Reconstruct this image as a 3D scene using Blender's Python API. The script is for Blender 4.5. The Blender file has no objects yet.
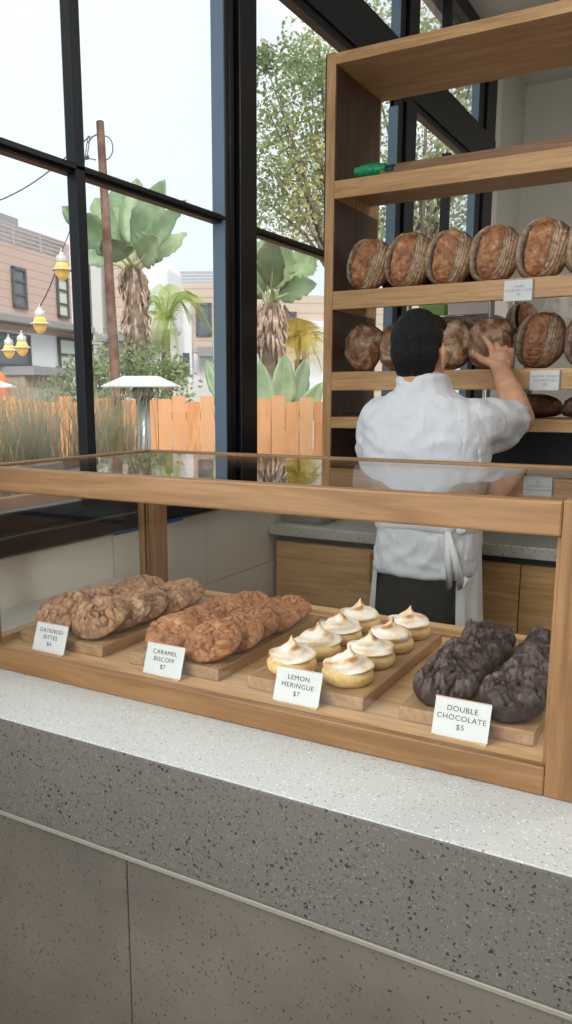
import bpy, bmesh, math, random
from mathutils import Vector, Matrix, Euler, noise
PI = math.pi
C = bpy.context.scene.collection
scn = bpy.context.scene

# ------------------------------------------------------------------ camera, sky, lights, exposure
FPX, PPX, PPY = 804.3, 256.04, 549.51
CAMP = Vector((0, 0, 1.45))
_y, _p, _r = (math.radians(a) for a in (30.2386, -10.8652, -0.1197))
FWD = Vector((-math.sin(_y)*math.cos(_p), math.cos(_y)*math.cos(_p), math.sin(_p)))
_rt = Vector((math.cos(_y), math.sin(_y), 0)); _up = _rt.cross(FWD)
RGT = math.cos(_r)*_rt + math.sin(_r)*_up
UPV = -math.sin(_r)*_rt + math.cos(_r)*_up
cd = bpy.data.cameras.new('camera'); cam = bpy.data.objects.new('camera', cd); C.objects.link(cam)
M = Matrix((RGT, UPV, -FWD)).transposed().to_4x4(); M.translation = CAMP
cam.matrix_world = M
cd.sensor_fit = 'VERTICAL'; cd.sensor_height = 36; cd.lens = FPX/1024*36
cd.shift_x = (286-PPX)/1024; cd.shift_y = (PPY-512)/1024
cd.clip_start = 0.05; cd.clip_end = 300
scn.camera = cam

def at(u, v, D):
    """a point in the place, D metres deep, that the photograph shows at pixel (u, v)"""
    return CAMP + D*(FWD + RGT*((u-PPX)/FPX) - UPV*((v-PPY)/FPX))

scn.view_settings.view_transform = 'Standard'; scn.view_settings.look = 'None'
scn.view_settings.gamma = 1; scn.view_settings.use_curve_mapping = False
scn.view_settings.exposure = 0.0
scn.cycles.use_denoising = True
scn.cycles.max_bounces = 10; scn.cycles.diffuse_bounces = 4; scn.cycles.glossy_bounces = 4
scn.cycles.transparent_max_bounces = 16; scn.cycles.sample_clamp_indirect = 4

w = bpy.data.worlds.new('overcast_sky'); scn.world = w; w.use_nodes = True
nt = w.node_tree; nt.nodes.clear()
wo = nt.nodes.new('ShaderNodeOutputWorld'); bg = nt.nodes.new('ShaderNodeBackground')
tc = nt.nodes.new('ShaderNodeTexCoord'); sx = nt.nodes.new('ShaderNodeSeparateXYZ')
rp = nt.nodes.new('ShaderNodeValToRGB'); nz = nt.nodes.new('ShaderNodeTexNoise')
nz.inputs['Scale'].default_value = 2.2; nz.inputs['Detail'].default_value = 5
ad = nt.nodes.new('ShaderNodeMath'); ad.operation = 'MULTIPLY_ADD'; ad.inputs[1].default_value = 0.35
nt.links.new(tc.outputs['Generated'], sx.inputs[0]); nt.links.new(tc.outputs['Generated'], nz.inputs['Vector'])
nt.links.new(nz.outputs['Fac'], ad.inputs[0]); nt.links.new(sx.outputs['Z'], ad.inputs[2])
nt.links.new(ad.outputs[0], rp.inputs[0])
e = rp.color_ramp.elements
e[0].position = 0.0; e[0].color = (0.80, 0.86, 0.90, 1)
e[1].position = 0.75; e[1].color = (0.97, 0.99, 1.0, 1)
m_ = e.new(0.30); m_.color = (0.84, 0.93, 0.98, 1)
nt.links.new(rp.outputs[0], bg.inputs[0]); bg.inputs[1].default_value = 1.2
nt.links.new(bg.outputs[0], wo.inputs[0])

def area(name, loc, rot, sx_, sy_, power, col=(1, 1, 1)):
    l = bpy.data.lights.new(name, 'AREA'); l.shape = 'RECTANGLE'; l.size = sx_; l.size_y = sy_; l.energy = power; l.color = col
    o = bpy.data.objects.new(name, l); C.objects.link(o); o.location = loc; o.rotation_euler = rot
    return o
sl = bpy.data.lights.new('hazy_sun', 'SUN'); sl.energy = 3.0; sl.angle = math.radians(25); sl.color = (1.0, 0.97, 0.92)
so_ = bpy.data.objects.new('hazy_sun', sl); C.objects.link(so_); so_.rotation_euler = Vector((-.52, .56, -.62)).to_track_quat('-Z', 'Y').to_euler()
# daylight through the part of the window wall beside and behind the camera; below it, unseen fill lamps added
area('window_daylight', (-1.36, -1.2, 2.3), (0, -PI/2, 0), 1.85, 2.8, 150, (0.93, 0.97, 1.0))
area('fill_behind_camera', (-.3, -3.3, 2.0), (PI/2, 0, 0), 2.0, 2.4, 66, (1.0, 0.98, 0.95))  # fill panel added behind the camera to brighten the front faces
area('back_room_fill', (2.2, 3.5, 3.44), (0, 0, 0), 1.4, .9, 95, (1.0, .98, .94))  # unseen lamp added to lift the back wall and cupboards
area('overhead_fill', (-0.2, 1.0, 3.42), (0, 0, 0), 1.4, 1.6, 8, (1.0, 0.98, 0.94))  # faint overhead fill added; the ceiling has no opening

# ------------------------------------------------------------------ helpers
class MB:
    """collects shapes into one mesh"""
    def __init__(s): s.bm = bmesh.new()
    def box(s, x0, x1, y0, y1, z0, z1, mtx=None):
        r = bmesh.ops.create_cube(s.bm, size=1)
        m = Matrix.Translation(((x0+x1)/2, (y0+y1)/2, (z0+z1)/2)) @ Matrix.Diagonal((abs(x1-x0), abs(y1-y0), abs(z1-z0), 1))
        if mtx: m = mtx @ m
        bmesh.ops.transform(s.bm, matrix=m, verts=r['verts']); return s
    def grid(s, rows, cu=False, cv=False):
        vs = [[s.bm.verts.new(p) for p in r] for r in rows]
        nr, nc = len(vs), len(vs[0])
        for i in range(nr if cv else nr-1):
            for j in range(nc if cu else nc-1):
                a, b, c_, d = vs[i][j], vs[i][(j+1) % nc], vs[(i+1) % nr][(j+1) % nc], vs[(i+1) % nr][j]
                try: s.bm.faces.new((a, b, c_, d))
                except ValueError: pass
        return vs
    def cap(s, ring, flip=False):
        try: s.bm.faces.new(ring[::-1] if flip else ring)
        except ValueError: pass
    def tube(s, pts, r, n=8, caps=True):
        pts = [Vector(p) for p in pts]
        rs = r if isinstance(r, (list, tuple)) else [r]*len(pts)
        rows = []; ref = None
        for i, p in enumerate(pts):
            t = (pts[min(i+1, len(pts)-1)]-pts[max(i-1, 0)]).normalized()
            if ref is None:
                ref = Vector((0, 0, 1)) if abs(t.z) < .9 else Vector((1, 0, 0))
            a = t.cross(ref).normalized(); b = a.cross(t).normalized(); ref = b
            rows.append([p+rs[i]*(math.cos(2*PI*k/n)*a+math.sin(2*PI*k/n)*b) for k in range(n)])
        vs = s.grid(rows, cu=True)
        if caps: s.cap(vs[0], False); s.cap(vs[-1], True)
        return s
    def lathe(s, prof, n=24, mtx=None, c=(0, 0, 0)):
        c = Vector(c)
        rows = [[c+Vector((r*math.cos(2*PI*k/n), r*math.sin(2*PI*k/n), z)) for k in range(n)] for r, z in prof]
        if mtx: rows = [[mtx @ p for p in r] for r in rows]
        vs = s.grid(rows, cu=True); s.cap(vs[0], True); s.cap(vs[-1])
        return s
    def ell(s, c, r, mtx=None, n=16):
        res = bmesh.ops.create_uvsphere(s.bm, u_segments=n, v_segments=max(6, n*2//3), radius=1)
        m = Matrix.Translation(c) @ (mtx or Matrix()) @ Matrix.Diagonal((r[0], r[1], r[2], 1))
        bmesh.ops.transform(s.bm, matrix=m, verts=res['verts']); return s
    def capsule(s, p0, r0, p1, r1, n=14):
        p0, p1 = Vector(p0), Vector(p1); s.tube([p0, p1], [r0, r1], n)
        s.ell(p0, (r0,)*3, None, n); s.ell(p1, (r1,)*3, None, n); return s
    def loft(s, secs, n=28):
        """secs: (z, cx, cy, rx, ry)"""
        rows = []
        for z, cx, cy, rx, ry in secs:
            row = []
            for k in range(n):
                a = 2*PI*k/n; c_, s_ = math.cos(a), math.sin(a); q = 0.82
                row.append(Vector((cx+rx*math.copysign(abs(c_)**q, c_), cy+ry*math.copysign(abs(s_)**q, s_), z)))
            rows.append(row)
        vs = s.grid(rows, cu=True); s.cap(vs[0], True); s.cap(vs[-1]); return s
    def build(s, name, m, root=None, smooth=False, bev=0, seg=2):
        bmesh.ops.recalc_face_normals(s.bm, faces=s.bm.faces)
        me = bpy.data.meshes.new(name); s.bm.to_mesh(me); s.bm.free()
        return mesh_obj(name, me, m, root, smooth, bev, seg)

def mesh_obj(name, me, m, root=None, smooth=False, bev=0, seg=2):
    o = bpy.data.objects.new(name, me); C.objects.link(o)
    if m: me.materials.append(m)
    if root:
        off = Vector(root.location); q = root.parent
        while q: off += Vector(q.location); q = q.parent
        me.transform(Matrix.Translation(-off)); o.parent = root
    if smooth:
        for p in me.polygons: p.use_smooth = True
    if bev:
        b = o.modifiers.new('edge', 'BEVEL'); b.width = bev; b.segments = seg; b.limit_method = 'ANGLE'; b.angle_limit = math.radians(40)
    return o

def tag(o, label, cat, group=None, kind=None):
    o['label'] = label; o['category'] = cat
    if group: o['group'] = group
    if kind: o['kind'] = kind
    return o
def thing(name, label, cat, loc=(0, 0, 0), group=None):
    o = bpy.data.objects.new(name, None); o.empty_display_size = .05; C.objects.link(o); o.location = loc
    return tag(o, label, cat, group)
def struct(o): o['kind'] = 'structure'; return o
def dup(root, loc, rotz=None, label=None):
    r = root.copy(); C.objects.link(r); r.location = loc
    if rotz is not None: r.rotation_euler.z = rotz
    if label: r['label'] = label
    for ch in list(root.children):
        c_ = ch.copy(); C.objects.link(c_); c_.parent = r
        for g in list(ch.children):
            d = g.copy(); C.objects.link(d); d.parent = c_
    return r

# ------------------------------------------------------------------ materials
def nodes(name):
    m = bpy.data.materials.new(name); m.use_nodes = True
    n = m.node_tree; return m, n, n.nodes['Principled BSDF']
def lk(n, a, b): n.links.new(a, b)
def plain(name, col, rough=.5, metal=0, spec=.5):
    m, n, b = nodes(name)
    b.inputs['Base Color'].default_value = (*col, 1); b.inputs['Roughness'].default_value = rough
    b.inputs['Metallic'].default_value = metal; b.inputs['Specular IOR Level'].default_value = spec
    return m
def ramp(n, fac, stops):
    r = n.nodes.new('ShaderNodeValToRGB'); els = r.color_ramp.elements
    while len(els) > 2: els.remove(els[-1])
    for i, (p, c_) in enumerate(stops):
        el = els[i] if i < 2 else els.new(p)
        el.position = p; el.color = (*c_, 1)
    lk(n, fac, r.inputs[0]); return r.outputs[0]
def coords(n, scale=(1, 1, 1), rand=True):
    t = n.nodes.new('ShaderNodeTexCoord'); mp = n.nodes.new('ShaderNodeMapping'); mp.inputs['Scale'].default_value = scale
    lk(n, t.outputs['Object'], mp.inputs['Vector'])
    if rand:
        oi = n.nodes.new('ShaderNodeObjectInfo'); mu = n.nodes.new('ShaderNodeMath'); mu.operation = 'MULTIPLY'; mu.inputs[1].default_value = 37
        lk(n, oi.outputs['Random'], mu.inputs[0])
        cx = n.nodes.new('ShaderNodeCombineXYZ')
        for k in range(3): lk(n, mu.outputs[0], cx.inputs[k])
        lk(n, cx.outputs[0], mp.inputs['Location'])
    return mp.outputs[0]
def noise_n(n, vec, scale, detail=4, rough=.55, dist=0):
    t = n.nodes.new('ShaderNodeTexNoise'); t.inputs['Scale'].default_value = scale; t.inputs['Detail'].default_value = detail
    t.inputs['Roughness'].default_value = rough; t.inputs['Distortion'].default_value = dist
    lk(n, vec, t.inputs['Vector']); return t.outputs['Fac']
def bump(n, b, h, strength, dist=.002):
    bp = n.nodes.new('ShaderNodeBump'); bp.inputs['Strength'].default_value = strength; bp.inputs['Distance'].default_value = dist
    lk(n, h, bp.inputs['Height']); lk(n, bp.outputs[0], b.inputs['Normal'])
def mixc(n, fac, a, b, mode='MIX'):
    x = n.nodes.new('ShaderNodeMix'); x.data_type = 'RGBA'; x.blend_type = mode
    for sock, v in ((x.inputs[0], fac), (x.inputs[6], a), (x.inputs[7], b)):
        if isinstance(v, (int, float)): sock.default_value = v
        elif isinstance(v, tuple): sock.default_value = (*v, 1)
        else: lk(n, v, sock)
    return x.outputs[2]
def srgb(r, g, b): return tuple((c/255/12.92 if c <= 10 else ((c/255+.055)/1.055)**2.4) for c in (r, g, b))

_w = {}
def wood(axis, tone='oak'):
    if (axis, tone) in _w: return _w[(axis, tone)]
    cols = {'oak': (srgb(152, 115, 76), srgb(131, 96, 60), srgb(102, 71, 44)),
            'pale': (srgb(212, 174, 130), srgb(196, 156, 112), srgb(168, 128, 88)),
            'board': (srgb(182, 148, 110), srgb(160, 126, 88), srgb(130, 96, 66)),
            'pole': (srgb(158, 120, 86), srgb(136, 100, 70), srgb(108, 78, 54)),
            'dark': (srgb(104, 76, 60), srgb(86, 62, 48), srgb(68, 48, 38)),  # oak with the shade of the inner side panel put in
            'cab': (srgb(204, 166, 116), srgb(184, 144, 96), srgb(156, 116, 74)),
            'shelf': (srgb(208, 170, 124), srgb(188, 148, 102), srgb(160, 118, 76))}[tone]
    m, n, b = nodes('wood_%s_%s' % (tone, axis))
    sc = {'x': (2.2, 26, 26), 'y': (26, 2.2, 26), 'z': (26, 26, 2.2)}[axis]
    v = coords(n, sc)
    f1 = noise_n(n, v, 1.3, 5, .6, 1.2)
    c1 = ramp(n, f1, [(.22, cols[2]), (.47, cols[1]), (.70, cols[0])])
    v2 = coords(n, tuple(s*6 if s > 5 else s*2.5 for s in sc))
    f2 = noise_n(n, v2, 1.0, 3, .7)
    c2 = ramp(n, f2, [(.35, (.62, .55, .5)), (.55, (1, 1, 1))])
    col = mixc(n, .38, c1, c2, 'MULTIPLY')
    lk(n, col, b.inputs['Base Color']); b.inputs['Roughness'].default_value = .48; b.inputs['Specular IOR Level'].default_value = .35
    bump(n, b, f2, .12, .001)
    _w[(axis, tone)] = m; return m

def terrazzo(name, base, base2, chips, dens, rough, pits=False):
    m, n, b = nodes(name)
    v = coords(n, rand=False)
    col = mixc(n, noise_n(n, v, 3.2, 6, .65), base, base2)
    for scale, thr, c_ in chips:
        vo = n.nodes.new('ShaderNodeTexVoronoi'); vo.inputs['Scale'].default_value = scale; vo.inputs['Randomness'].default_value = 1
        vd = n.nodes.new('ShaderNodeVectorMath'); vd.operation = 'ADD'
        nn = n.nodes.new('ShaderNodeTexNoise'); nn.inputs['Scale'].default_value = scale*1.6; lk(n, v, nn.inputs['Vector'])
        ms = n.nodes.new('ShaderNodeVectorMath'); ms.operation = 'SCALE'; ms.inputs[3].default_value = 1.1/scale
        lk(n, nn.outputs['Color'], ms.inputs[0]); lk(n, v, vd.inputs[0]); lk(n, ms.outputs[0], vd.inputs[1]); lk(n, vd.outputs[0], vo.inputs['Vector'])
        # the chip's size varies from cell to cell
        sep = n.nodes.new('ShaderNodeSeparateColor'); lk(n, vo.outputs['Color'], sep.inputs[0])
        mu = n.nodes.new('ShaderNodeMath'); mu.operation = 'MULTIPLY'; mu.inputs[1].default_value = thr; lk(n, sep.outputs[0], mu.inputs[0])
        lt = n.nodes.new('ShaderNodeMath'); lt.operation = 'LESS_THAN'; lk(n, vo.outputs['Distance'], lt.inputs[0]); lk(n, mu.outputs[0], lt.inputs[1])
        gt = n.nodes.new('ShaderNodeMath'); gt.operation = 'GREATER_THAN'; gt.inputs[1].default_value = 1-dens; lk(n, sep.outputs[1], gt.inputs[0])
        ml = n.nodes.new('ShaderNodeMath'); ml.operation = 'MULTIPLY'; lk(n, lt.outputs[0], ml.inputs[0]); lk(n, gt.outputs[0], ml.inputs[1])
        col = mixc(n, ml.outputs[0], col, c_)
    lk(n, col, b.inputs['Base Color']); b.inputs['Roughness'].default_value = rough
    bump(n, b, noise_n(n, v, 90, 3), .06, .001)
    return m
TOP = terrazzo('terrazzo_top', srgb(192, 194, 190), srgb(178, 180, 176), [(330, .40, srgb(166, 164, 158)), (240, .38, srgb(132, 128, 120)), (300, .4, srgb(224, 224, 220)), (210, .26, srgb(128, 120, 110))], .40, .36)
FASCIA = terrazzo('shaded_terrazzo_fascia', srgb(104, 100, 94), srgb(88, 85, 79), [(250, .44, srgb(70, 66, 62)), (150, .36, srgb(36, 33, 31)), (280, .38, srgb(122, 118, 112)), (120, .28, srgb(34, 31, 29))], .42, .6)  # the top's terrazzo darkened: shade on the front put into colour
PANEL = terrazzo('shaded_concrete', srgb(124, 117, 106), srgb(58, 54, 49), [(190, .36, srgb(50, 47, 43)), (140, .30, srgb(38, 35, 33)), (320, .34, srgb(80, 77, 72)), (95, .2, srgb(40, 37, 34))], .32, .62)  # front panels darkened too, shade put into the base tones
BACKTOP = terrazzo('stone_worktop', srgb(178, 176, 166), srgb(150, 148, 138), [(140, .4, srgb(110, 106, 98)), (180, .36, srgb(205, 203, 196))], .5, .4)

def glass(name, tint=(1, 1, 1), k=1.0):
    m = bpy.data.materials.new(name); m.use_nodes = True; n = m.node_tree; n.nodes.clear()
    o = n.nodes.new('ShaderNodeOutputMaterial'); mx = n.nodes.new('ShaderNodeMixShader')
    t = n.nodes.new('ShaderNodeBsdfTransparent'); g = n.nodes.new('ShaderNodeBsdfGlossy'); f = n.nodes.new('ShaderNodeFresnel')
    ge = n.nodes.new('ShaderNodeNewGeometry'); mi = n.nodes.new('ShaderNodeMix'); mi.inputs[2].default_value = 1.45; mi.inputs[3].default_value = 1/1.45
    lk(n, ge.outputs['Backfacing'], mi.inputs[0]); lk(n, mi.outputs[0], f.inputs[0]); g.inputs['Roughness'].default_value = .01; t.inputs[0].default_value = (*tint, 1)
    mu = n.nodes.new('ShaderNodeMath'); mu.operation = 'MULTIPLY'; mu.inputs[1].default_value = k
    lk(n, f.outputs[0], mu.inputs[0]); lk(n, mu.outputs[0], mx.inputs[0])
    lk(n, t.outputs[0], mx.inputs[1]); lk(n, g.outputs[0], mx.inputs[2]); lk(n, mx.outputs[0], o.inputs[0]); return m
GLASS = glass('case_glass', (.985, .99, .985)); PANE = glass('window_glass', (.985, .995, .995), .8)
FRAME = plain('black_frame_paint', srgb(11, 18, 28), .4, 0, .35)
FRAMEIN = plain('lit_reveal_tone', srgb(104, 128, 148), .5)  # frame sides facing the daylight, that light put into the colour
WALLP = plain('grey_wall_paint', srgb(208, 206, 197), .8)
TRIMW = plain('white_trim_paint', srgb(228, 226, 220), .6)
NAVY = plain('navy_panel', srgb(10, 24, 38), .5)
WHITE = plain('white_card', srgb(210, 213, 212), .6)
INK = plain('ink', srgb(52, 56, 60), .8)
INKP = plain('faded_ink', srgb(120, 128, 136), .8)
BRASS = plain('brass', srgb(196, 150, 84), .4, .55)
STEEL = plain('steel', srgb(190, 192, 194), .3, 1)
CHROME = plain('chrome_wire', srgb(200, 204, 206), .22, 1)

# ------------------------------------------------------------------ the room
XW = -1.39; CEIL = 3.48; YB = 6.0
b = MB(); b.box(-1.39, 4.2, -3.4, YB, -.1, 0); struct(b.build('floor', plain('floor_concrete', srgb(120, 112, 102), .6)))
b = MB(); b.box(-1.6, 4.3, -3.5, YB+.1, CEIL, CEIL+.12); struct(b.build('ceiling', plain('ceiling_paint', srgb(214, 212, 206), .8)))
b = MB(); b.box(-1.6, 4.3, YB, YB+.15, -.1, CEIL); struct(b.build('wall_back', WALLP))
b = MB(); b.box(4.2, 4.35, -3.4, YB, -.1, CEIL); struct(b.build('wall_right', plain('dark_wall_paint', srgb(120, 112, 102), .8)))
b = MB(); b.box(-1.5, 4.2, -3.55, -3.4, -.1, CEIL); struct(b.build('wall_front', plain('charcoal_wall_paint', srgb(70, 68, 64), .8)))
# tiled wall under the window: wide tiles with thin joints
b = MB(); b.box(-1.55, XW-.004, -3.4, 5.25, 0, 1.09)
ys = [-3.4+.445*k+.003 for k in range(20)]
off = 1.63-ys[11]
for k in range(20):
    for z0, z1 in ((0, .419), (.422, .859), (.862, 1.088)):
        y0, y1 = ys[k]+off, ys[k]+off+.442
        if y0 < 5.2 and y1 > -3.4: b.box(XW-.005, XW, max(y0, -3.4), min(y1, 5.25), z0, z1)
struct(b.build('wall_left', plain('beige_wall_tile', srgb(222, 216, 204), .35)))
b = MB(); b.box(-1.55, XW, 5.37, YB, 0, CEIL); b.box(-1.55, XW, 5.25, 5.37, 0, 1.09); struct(b.build('wall_left', WALLP))
b = MB(); b.box(-1.5, XW+.006, 5.26, 5.37, 1.09, CEIL); struct(b.build('trim_1', TRIMW, bev=.004))
# window wall: sill, posts, transoms, header beam, panes
b = MB(); b.box(-1.55, XW+.03, -3.4, 5.25, 1.10, 1.142); b.box(-1.445, XW-.012, -3.4, 5.25, 1.09, 1.188)
struct(b.build('trim_2', FRAME, bev=.004))
def steps(b, y0, y1, z0, z1):
    """a post with stepped profile: two ribs on a deeper body"""
    wd = y1-y0
    b.box(-1.434, XW-.02, y0, y1, z0, z1)
    b.box(-1.43, XW, y0+wd*.0, y0+wd*.14, z0, z1); b.box(-1.43, XW-.008, y0+wd*.22, y0+wd*.36, z0, z1); b.box(-1.43, XW+.004, y0+wd*.44, y1, z0, z1)
for k, (y0, y1) in enumerate(((2.205, 2.39), (3.64, 3.87), (4.90, 5.26))):
    b = MB(); steps(b, y0, y1, 1.188, CEIL); p = b.build('column_%d' % (k+1), FRAME, bev=.003); struct(p)
    q = MB(); q.box(-1.434, XW-.001, y0-.006, y0-.0005, 1.188, 2.70); q.box(-1.434, XW-.001, y0-.006, y0-.0005, 2.96, CEIL-.1)
    q.build('reveal', FRAMEIN, p)
b = MB(); b.box(-1.45, XW+.012, -3.4, 5.25, 2.772, 2.955); b.box(-1.434, XW+.0, -3.4, 5.25, 2.742, 2.772); b.box(-1.434, XW-.01, -3.4, 5.25, 2.955, 2.975)
b.box(-1.5, XW+.0, -3.4, 5.25, 3.40, CEIL)
struct(b.build('beam_1', FRAME, bev=.004))
bays = [(-3.4, -1.5), (-1.44, .2), (.26, 2.205), (2.39, 3.64), (3.87, 4.90)]
for k, (y0, y1) in enumerate(bays):
    r = bpy.data.objects.new('window_%d' % (k+1), None); C.objects.link(r); struct(r)
    f = MB()
    def tr(z0, z1, d=0):
        f.box(-1.434, XW-.012, y0, y1, z0, z1); f.box(-1.43, XW, y0, y1, z0+(z1-z0)*.3, z1-(z1-z0)*.25)
    if k < 3 or k == 3: tr(1.967, 1.993)
    ym = {2: 1.555, 4: 4.40}.get(k)
    if k == 2:
        for ya in (1.525,):
            f.box(-1.434, XW-.014, ya+.034, ya+.062, 1.188, CEIL-.08); f.box(-1.42, XW, ya+.02, ya+.052, 1.188, CEIL-.08)
        f.box(-1.434, XW-.01, .26, .30, 1.188, 2.69)
    elif k == 4:
        f.box(-1.434, XW, 4.40, 4.435, 1.188, 2.69); f.box(-1.434, XW, 4.32, 4.355, 2.985, 3.4)
    elif k == 3:
        f.box(-1.434, XW, 3.0, 3.04, 2.985, 3.4); f.box(-1.434, XW-.005, 2.985, 3.03, 1.99, 2.70)
    else:
        f.box(-1.434, XW, y1, y1+.06, 1.188, CEIL-.08)
    f.build('window_frame', FRAME, r, bev=.002)
    g = MB(); g.box(-1.437, -1.431, y0, y1, 1.188, 2.69); g.box(-1.437, -1.431, y0, y1, 2.985, 3.40); g.build('pane', PANE, r)
b = MB(); b.box(XW, XW+.003, 1.63, 1.945, 1.083, 1.0985)
tag(b.build('blue_tape', plain('blue_masking_tape', srgb(60, 128, 190), .6)), 'strip of blue masking tape stuck on the tiles under the window sill', 'tape')

# ------------------------------------------------------------------ service counter
ct = thing('service_counter', 'speckled terrazzo service counter with shade darkened grey concrete front under the pastry case', 'counter', (-.2, 1.2, 0))
b = MB(); b.box(XW+.001, 1.6, .80, 1.625, .9676, .97); b.box(XW+.001, 1.6, .832, 1.624, .93, .9676); b.build('countertop', TOP, ct, bev=.0008)
b = MB(); b.box(XW+.001, 1.6, .8005, .8315, .813, .9674); b.build('fascia', FASCIA, ct, bev=.002)
b = MB(); b.box(XW+.001, 1.6, .799, .83, .8055, .8125); b.build('metal_strip', plain('strip_metal', srgb(150, 146, 134), .4, .3), ct, bev=.001)
xs = [XW+.001, -.6845, .05, .80, 1.6]
for i in range(4):
    b = MB(); b.box(xs[i]+.0005, xs[i+1]-.0005, .806, .83, .0, .804); b.build('front_panel', PANEL, ct, bev=.002)
b = MB(); b.box(XW+.001, 1.6, .83, 1.60, 0.0, .93); b.build('carcass', plain('carcass_board', srgb(90, 84, 76), .7), ct)

# ------------------------------------------------------------------ pastry case
X0, X1, Y0, Y1 = -1.155, -.098, .955, 1.485
cs = thing('pastry_case', 'long oak framed glass pastry case standing on the terrazzo counter', 'display case', ((X0+X1)/2, (Y0+Y1)/2, .97))
b = MB(); b.box(X0+.005, X1-.005, Y0+.01, Y1-.005, .9702, .9995); b.build('tray_floor', wood('x', 'pale'), cs)
b = MB(); b.box(X0, X1-.056, Y0, Y0+.016, .9702, 1.008); b.box(X0+.016, X1-.056, Y0+.016, Y0+.024, .998, 1.004)
b.build('front_rail', wood('x'), cs, bev=.0025)
b = MB(); b.box(X0, X1, Y1-.03, Y1, .9702, 1.014); b.box(X0+.03, X1-.03, Y1-.04, Y1-.03, .99, 1.006); b.build('back_rail', wood('x', 'pale'), cs, bev=.002)
for x0, x1 in ((X0, X0+.026), (X1-.03, X1)):
    b = MB(); b.box(x0, x1, Y0+.018, Y1-.032, .9702, 1.012); b.build('side_rail', wood('y', 'pale'), cs, bev=.002)
for x0, x1, y0, y1 in ((X1-.056, X1, Y0, Y0+.03), (X0, X0+.045, Y0+.0005, Y0+.03)):
    z0 = .9702 if x0 > -.5 else 1.0085
    b = MB(); b.box(x0, x1, y0, y1, z0, 1.333 if x0 > -.5 else 1.288)
    if x0 > -.5: b.box(x0-.006, x0, y0+.012, y1, 1.004, 1.29); 
    b.build('post', wood('z'), cs, bev=.002)
for x0, x1 in ((X0+.008, X0+.056), (X1-.05, X1-.008)):
    b = MB(); b.box(x0, x0+.018, Y1-.052, Y1-.006, 1.0145, 1.312); b.box(x0+.021, x0+.027, Y1-.05, Y1-.008, 1.0145, 1.312); b.box(x0+.030, x1, Y1-.052, Y1-.006, 1.0145, 1.312)
    b.build('post', wood('z'), cs, bev=.0015)
b = MB(); b.box(X0, X1-.056, Y0, Y0+.022, 1.29, 1.331); b.build('top_front_rail', wood('x'), cs, bev=.003)
b = MB(); b.box(X0, X1, Y1-.02, Y1, 1.315, 1.3285); b.build('top_back_rail', wood('x'), cs, bev=.002)
for x0, x1 in ((X0, X0+.02), (X1-.02, X1)):
    b = MB(); b.box(x0, x1, Y0+.03, Y1-.02, 1.315, 1.3285); b.build('top_side_rail', wood('y'), cs, bev=.002)
b = MB(); b.box(X0+.018, X1-.018, Y0+.022, Y1-.018, 1.3195, 1.3255); o = b.build('top_pane', GLASS, cs); o['label'] = 'clear glass top'
b = MB(); b.box(X0+.03, X1-.058, Y0+.0165, Y0+.0205, 1.004, 1.292); o = b.build('front_pane', GLASS, cs); o['label'] = 'clear glass front'
b = MB(); b.box(X0+.008, X0+.013, Y0+.03, Y1-.052, 1.012, 1.316); o = b.build('side_pane', GLASS, cs); o['label'] = 'clear glass side'

# serving boards
bd_lab = ['leftmost oak serving board, under the brown {a} cookies', 'oak serving board under the cinnamon coloured crumb dusted cookies', 'oak serving board carrying the eight meringue tarts', 'rightmost oak serving board, under the dark chocolate cookies']
bd_lab[0] = 'leftmost oak serving board, under the pale brown crackled cookies'
bx = [(-1.107, -.909), (-.85, -.668), (-.615, -.42), (-.366, -.181)]
for (x0, x1), lab in zip(bx, bd_lab):
    b = MB(); b.box(x0, x1, 1.026, 1.398, 1.0, 1.02)
    o = b.build('serving_board', wood('y', 'board'), bev=.0018); tag(o, lab, 'serving board', 'serving boards in the pastry case')

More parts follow.
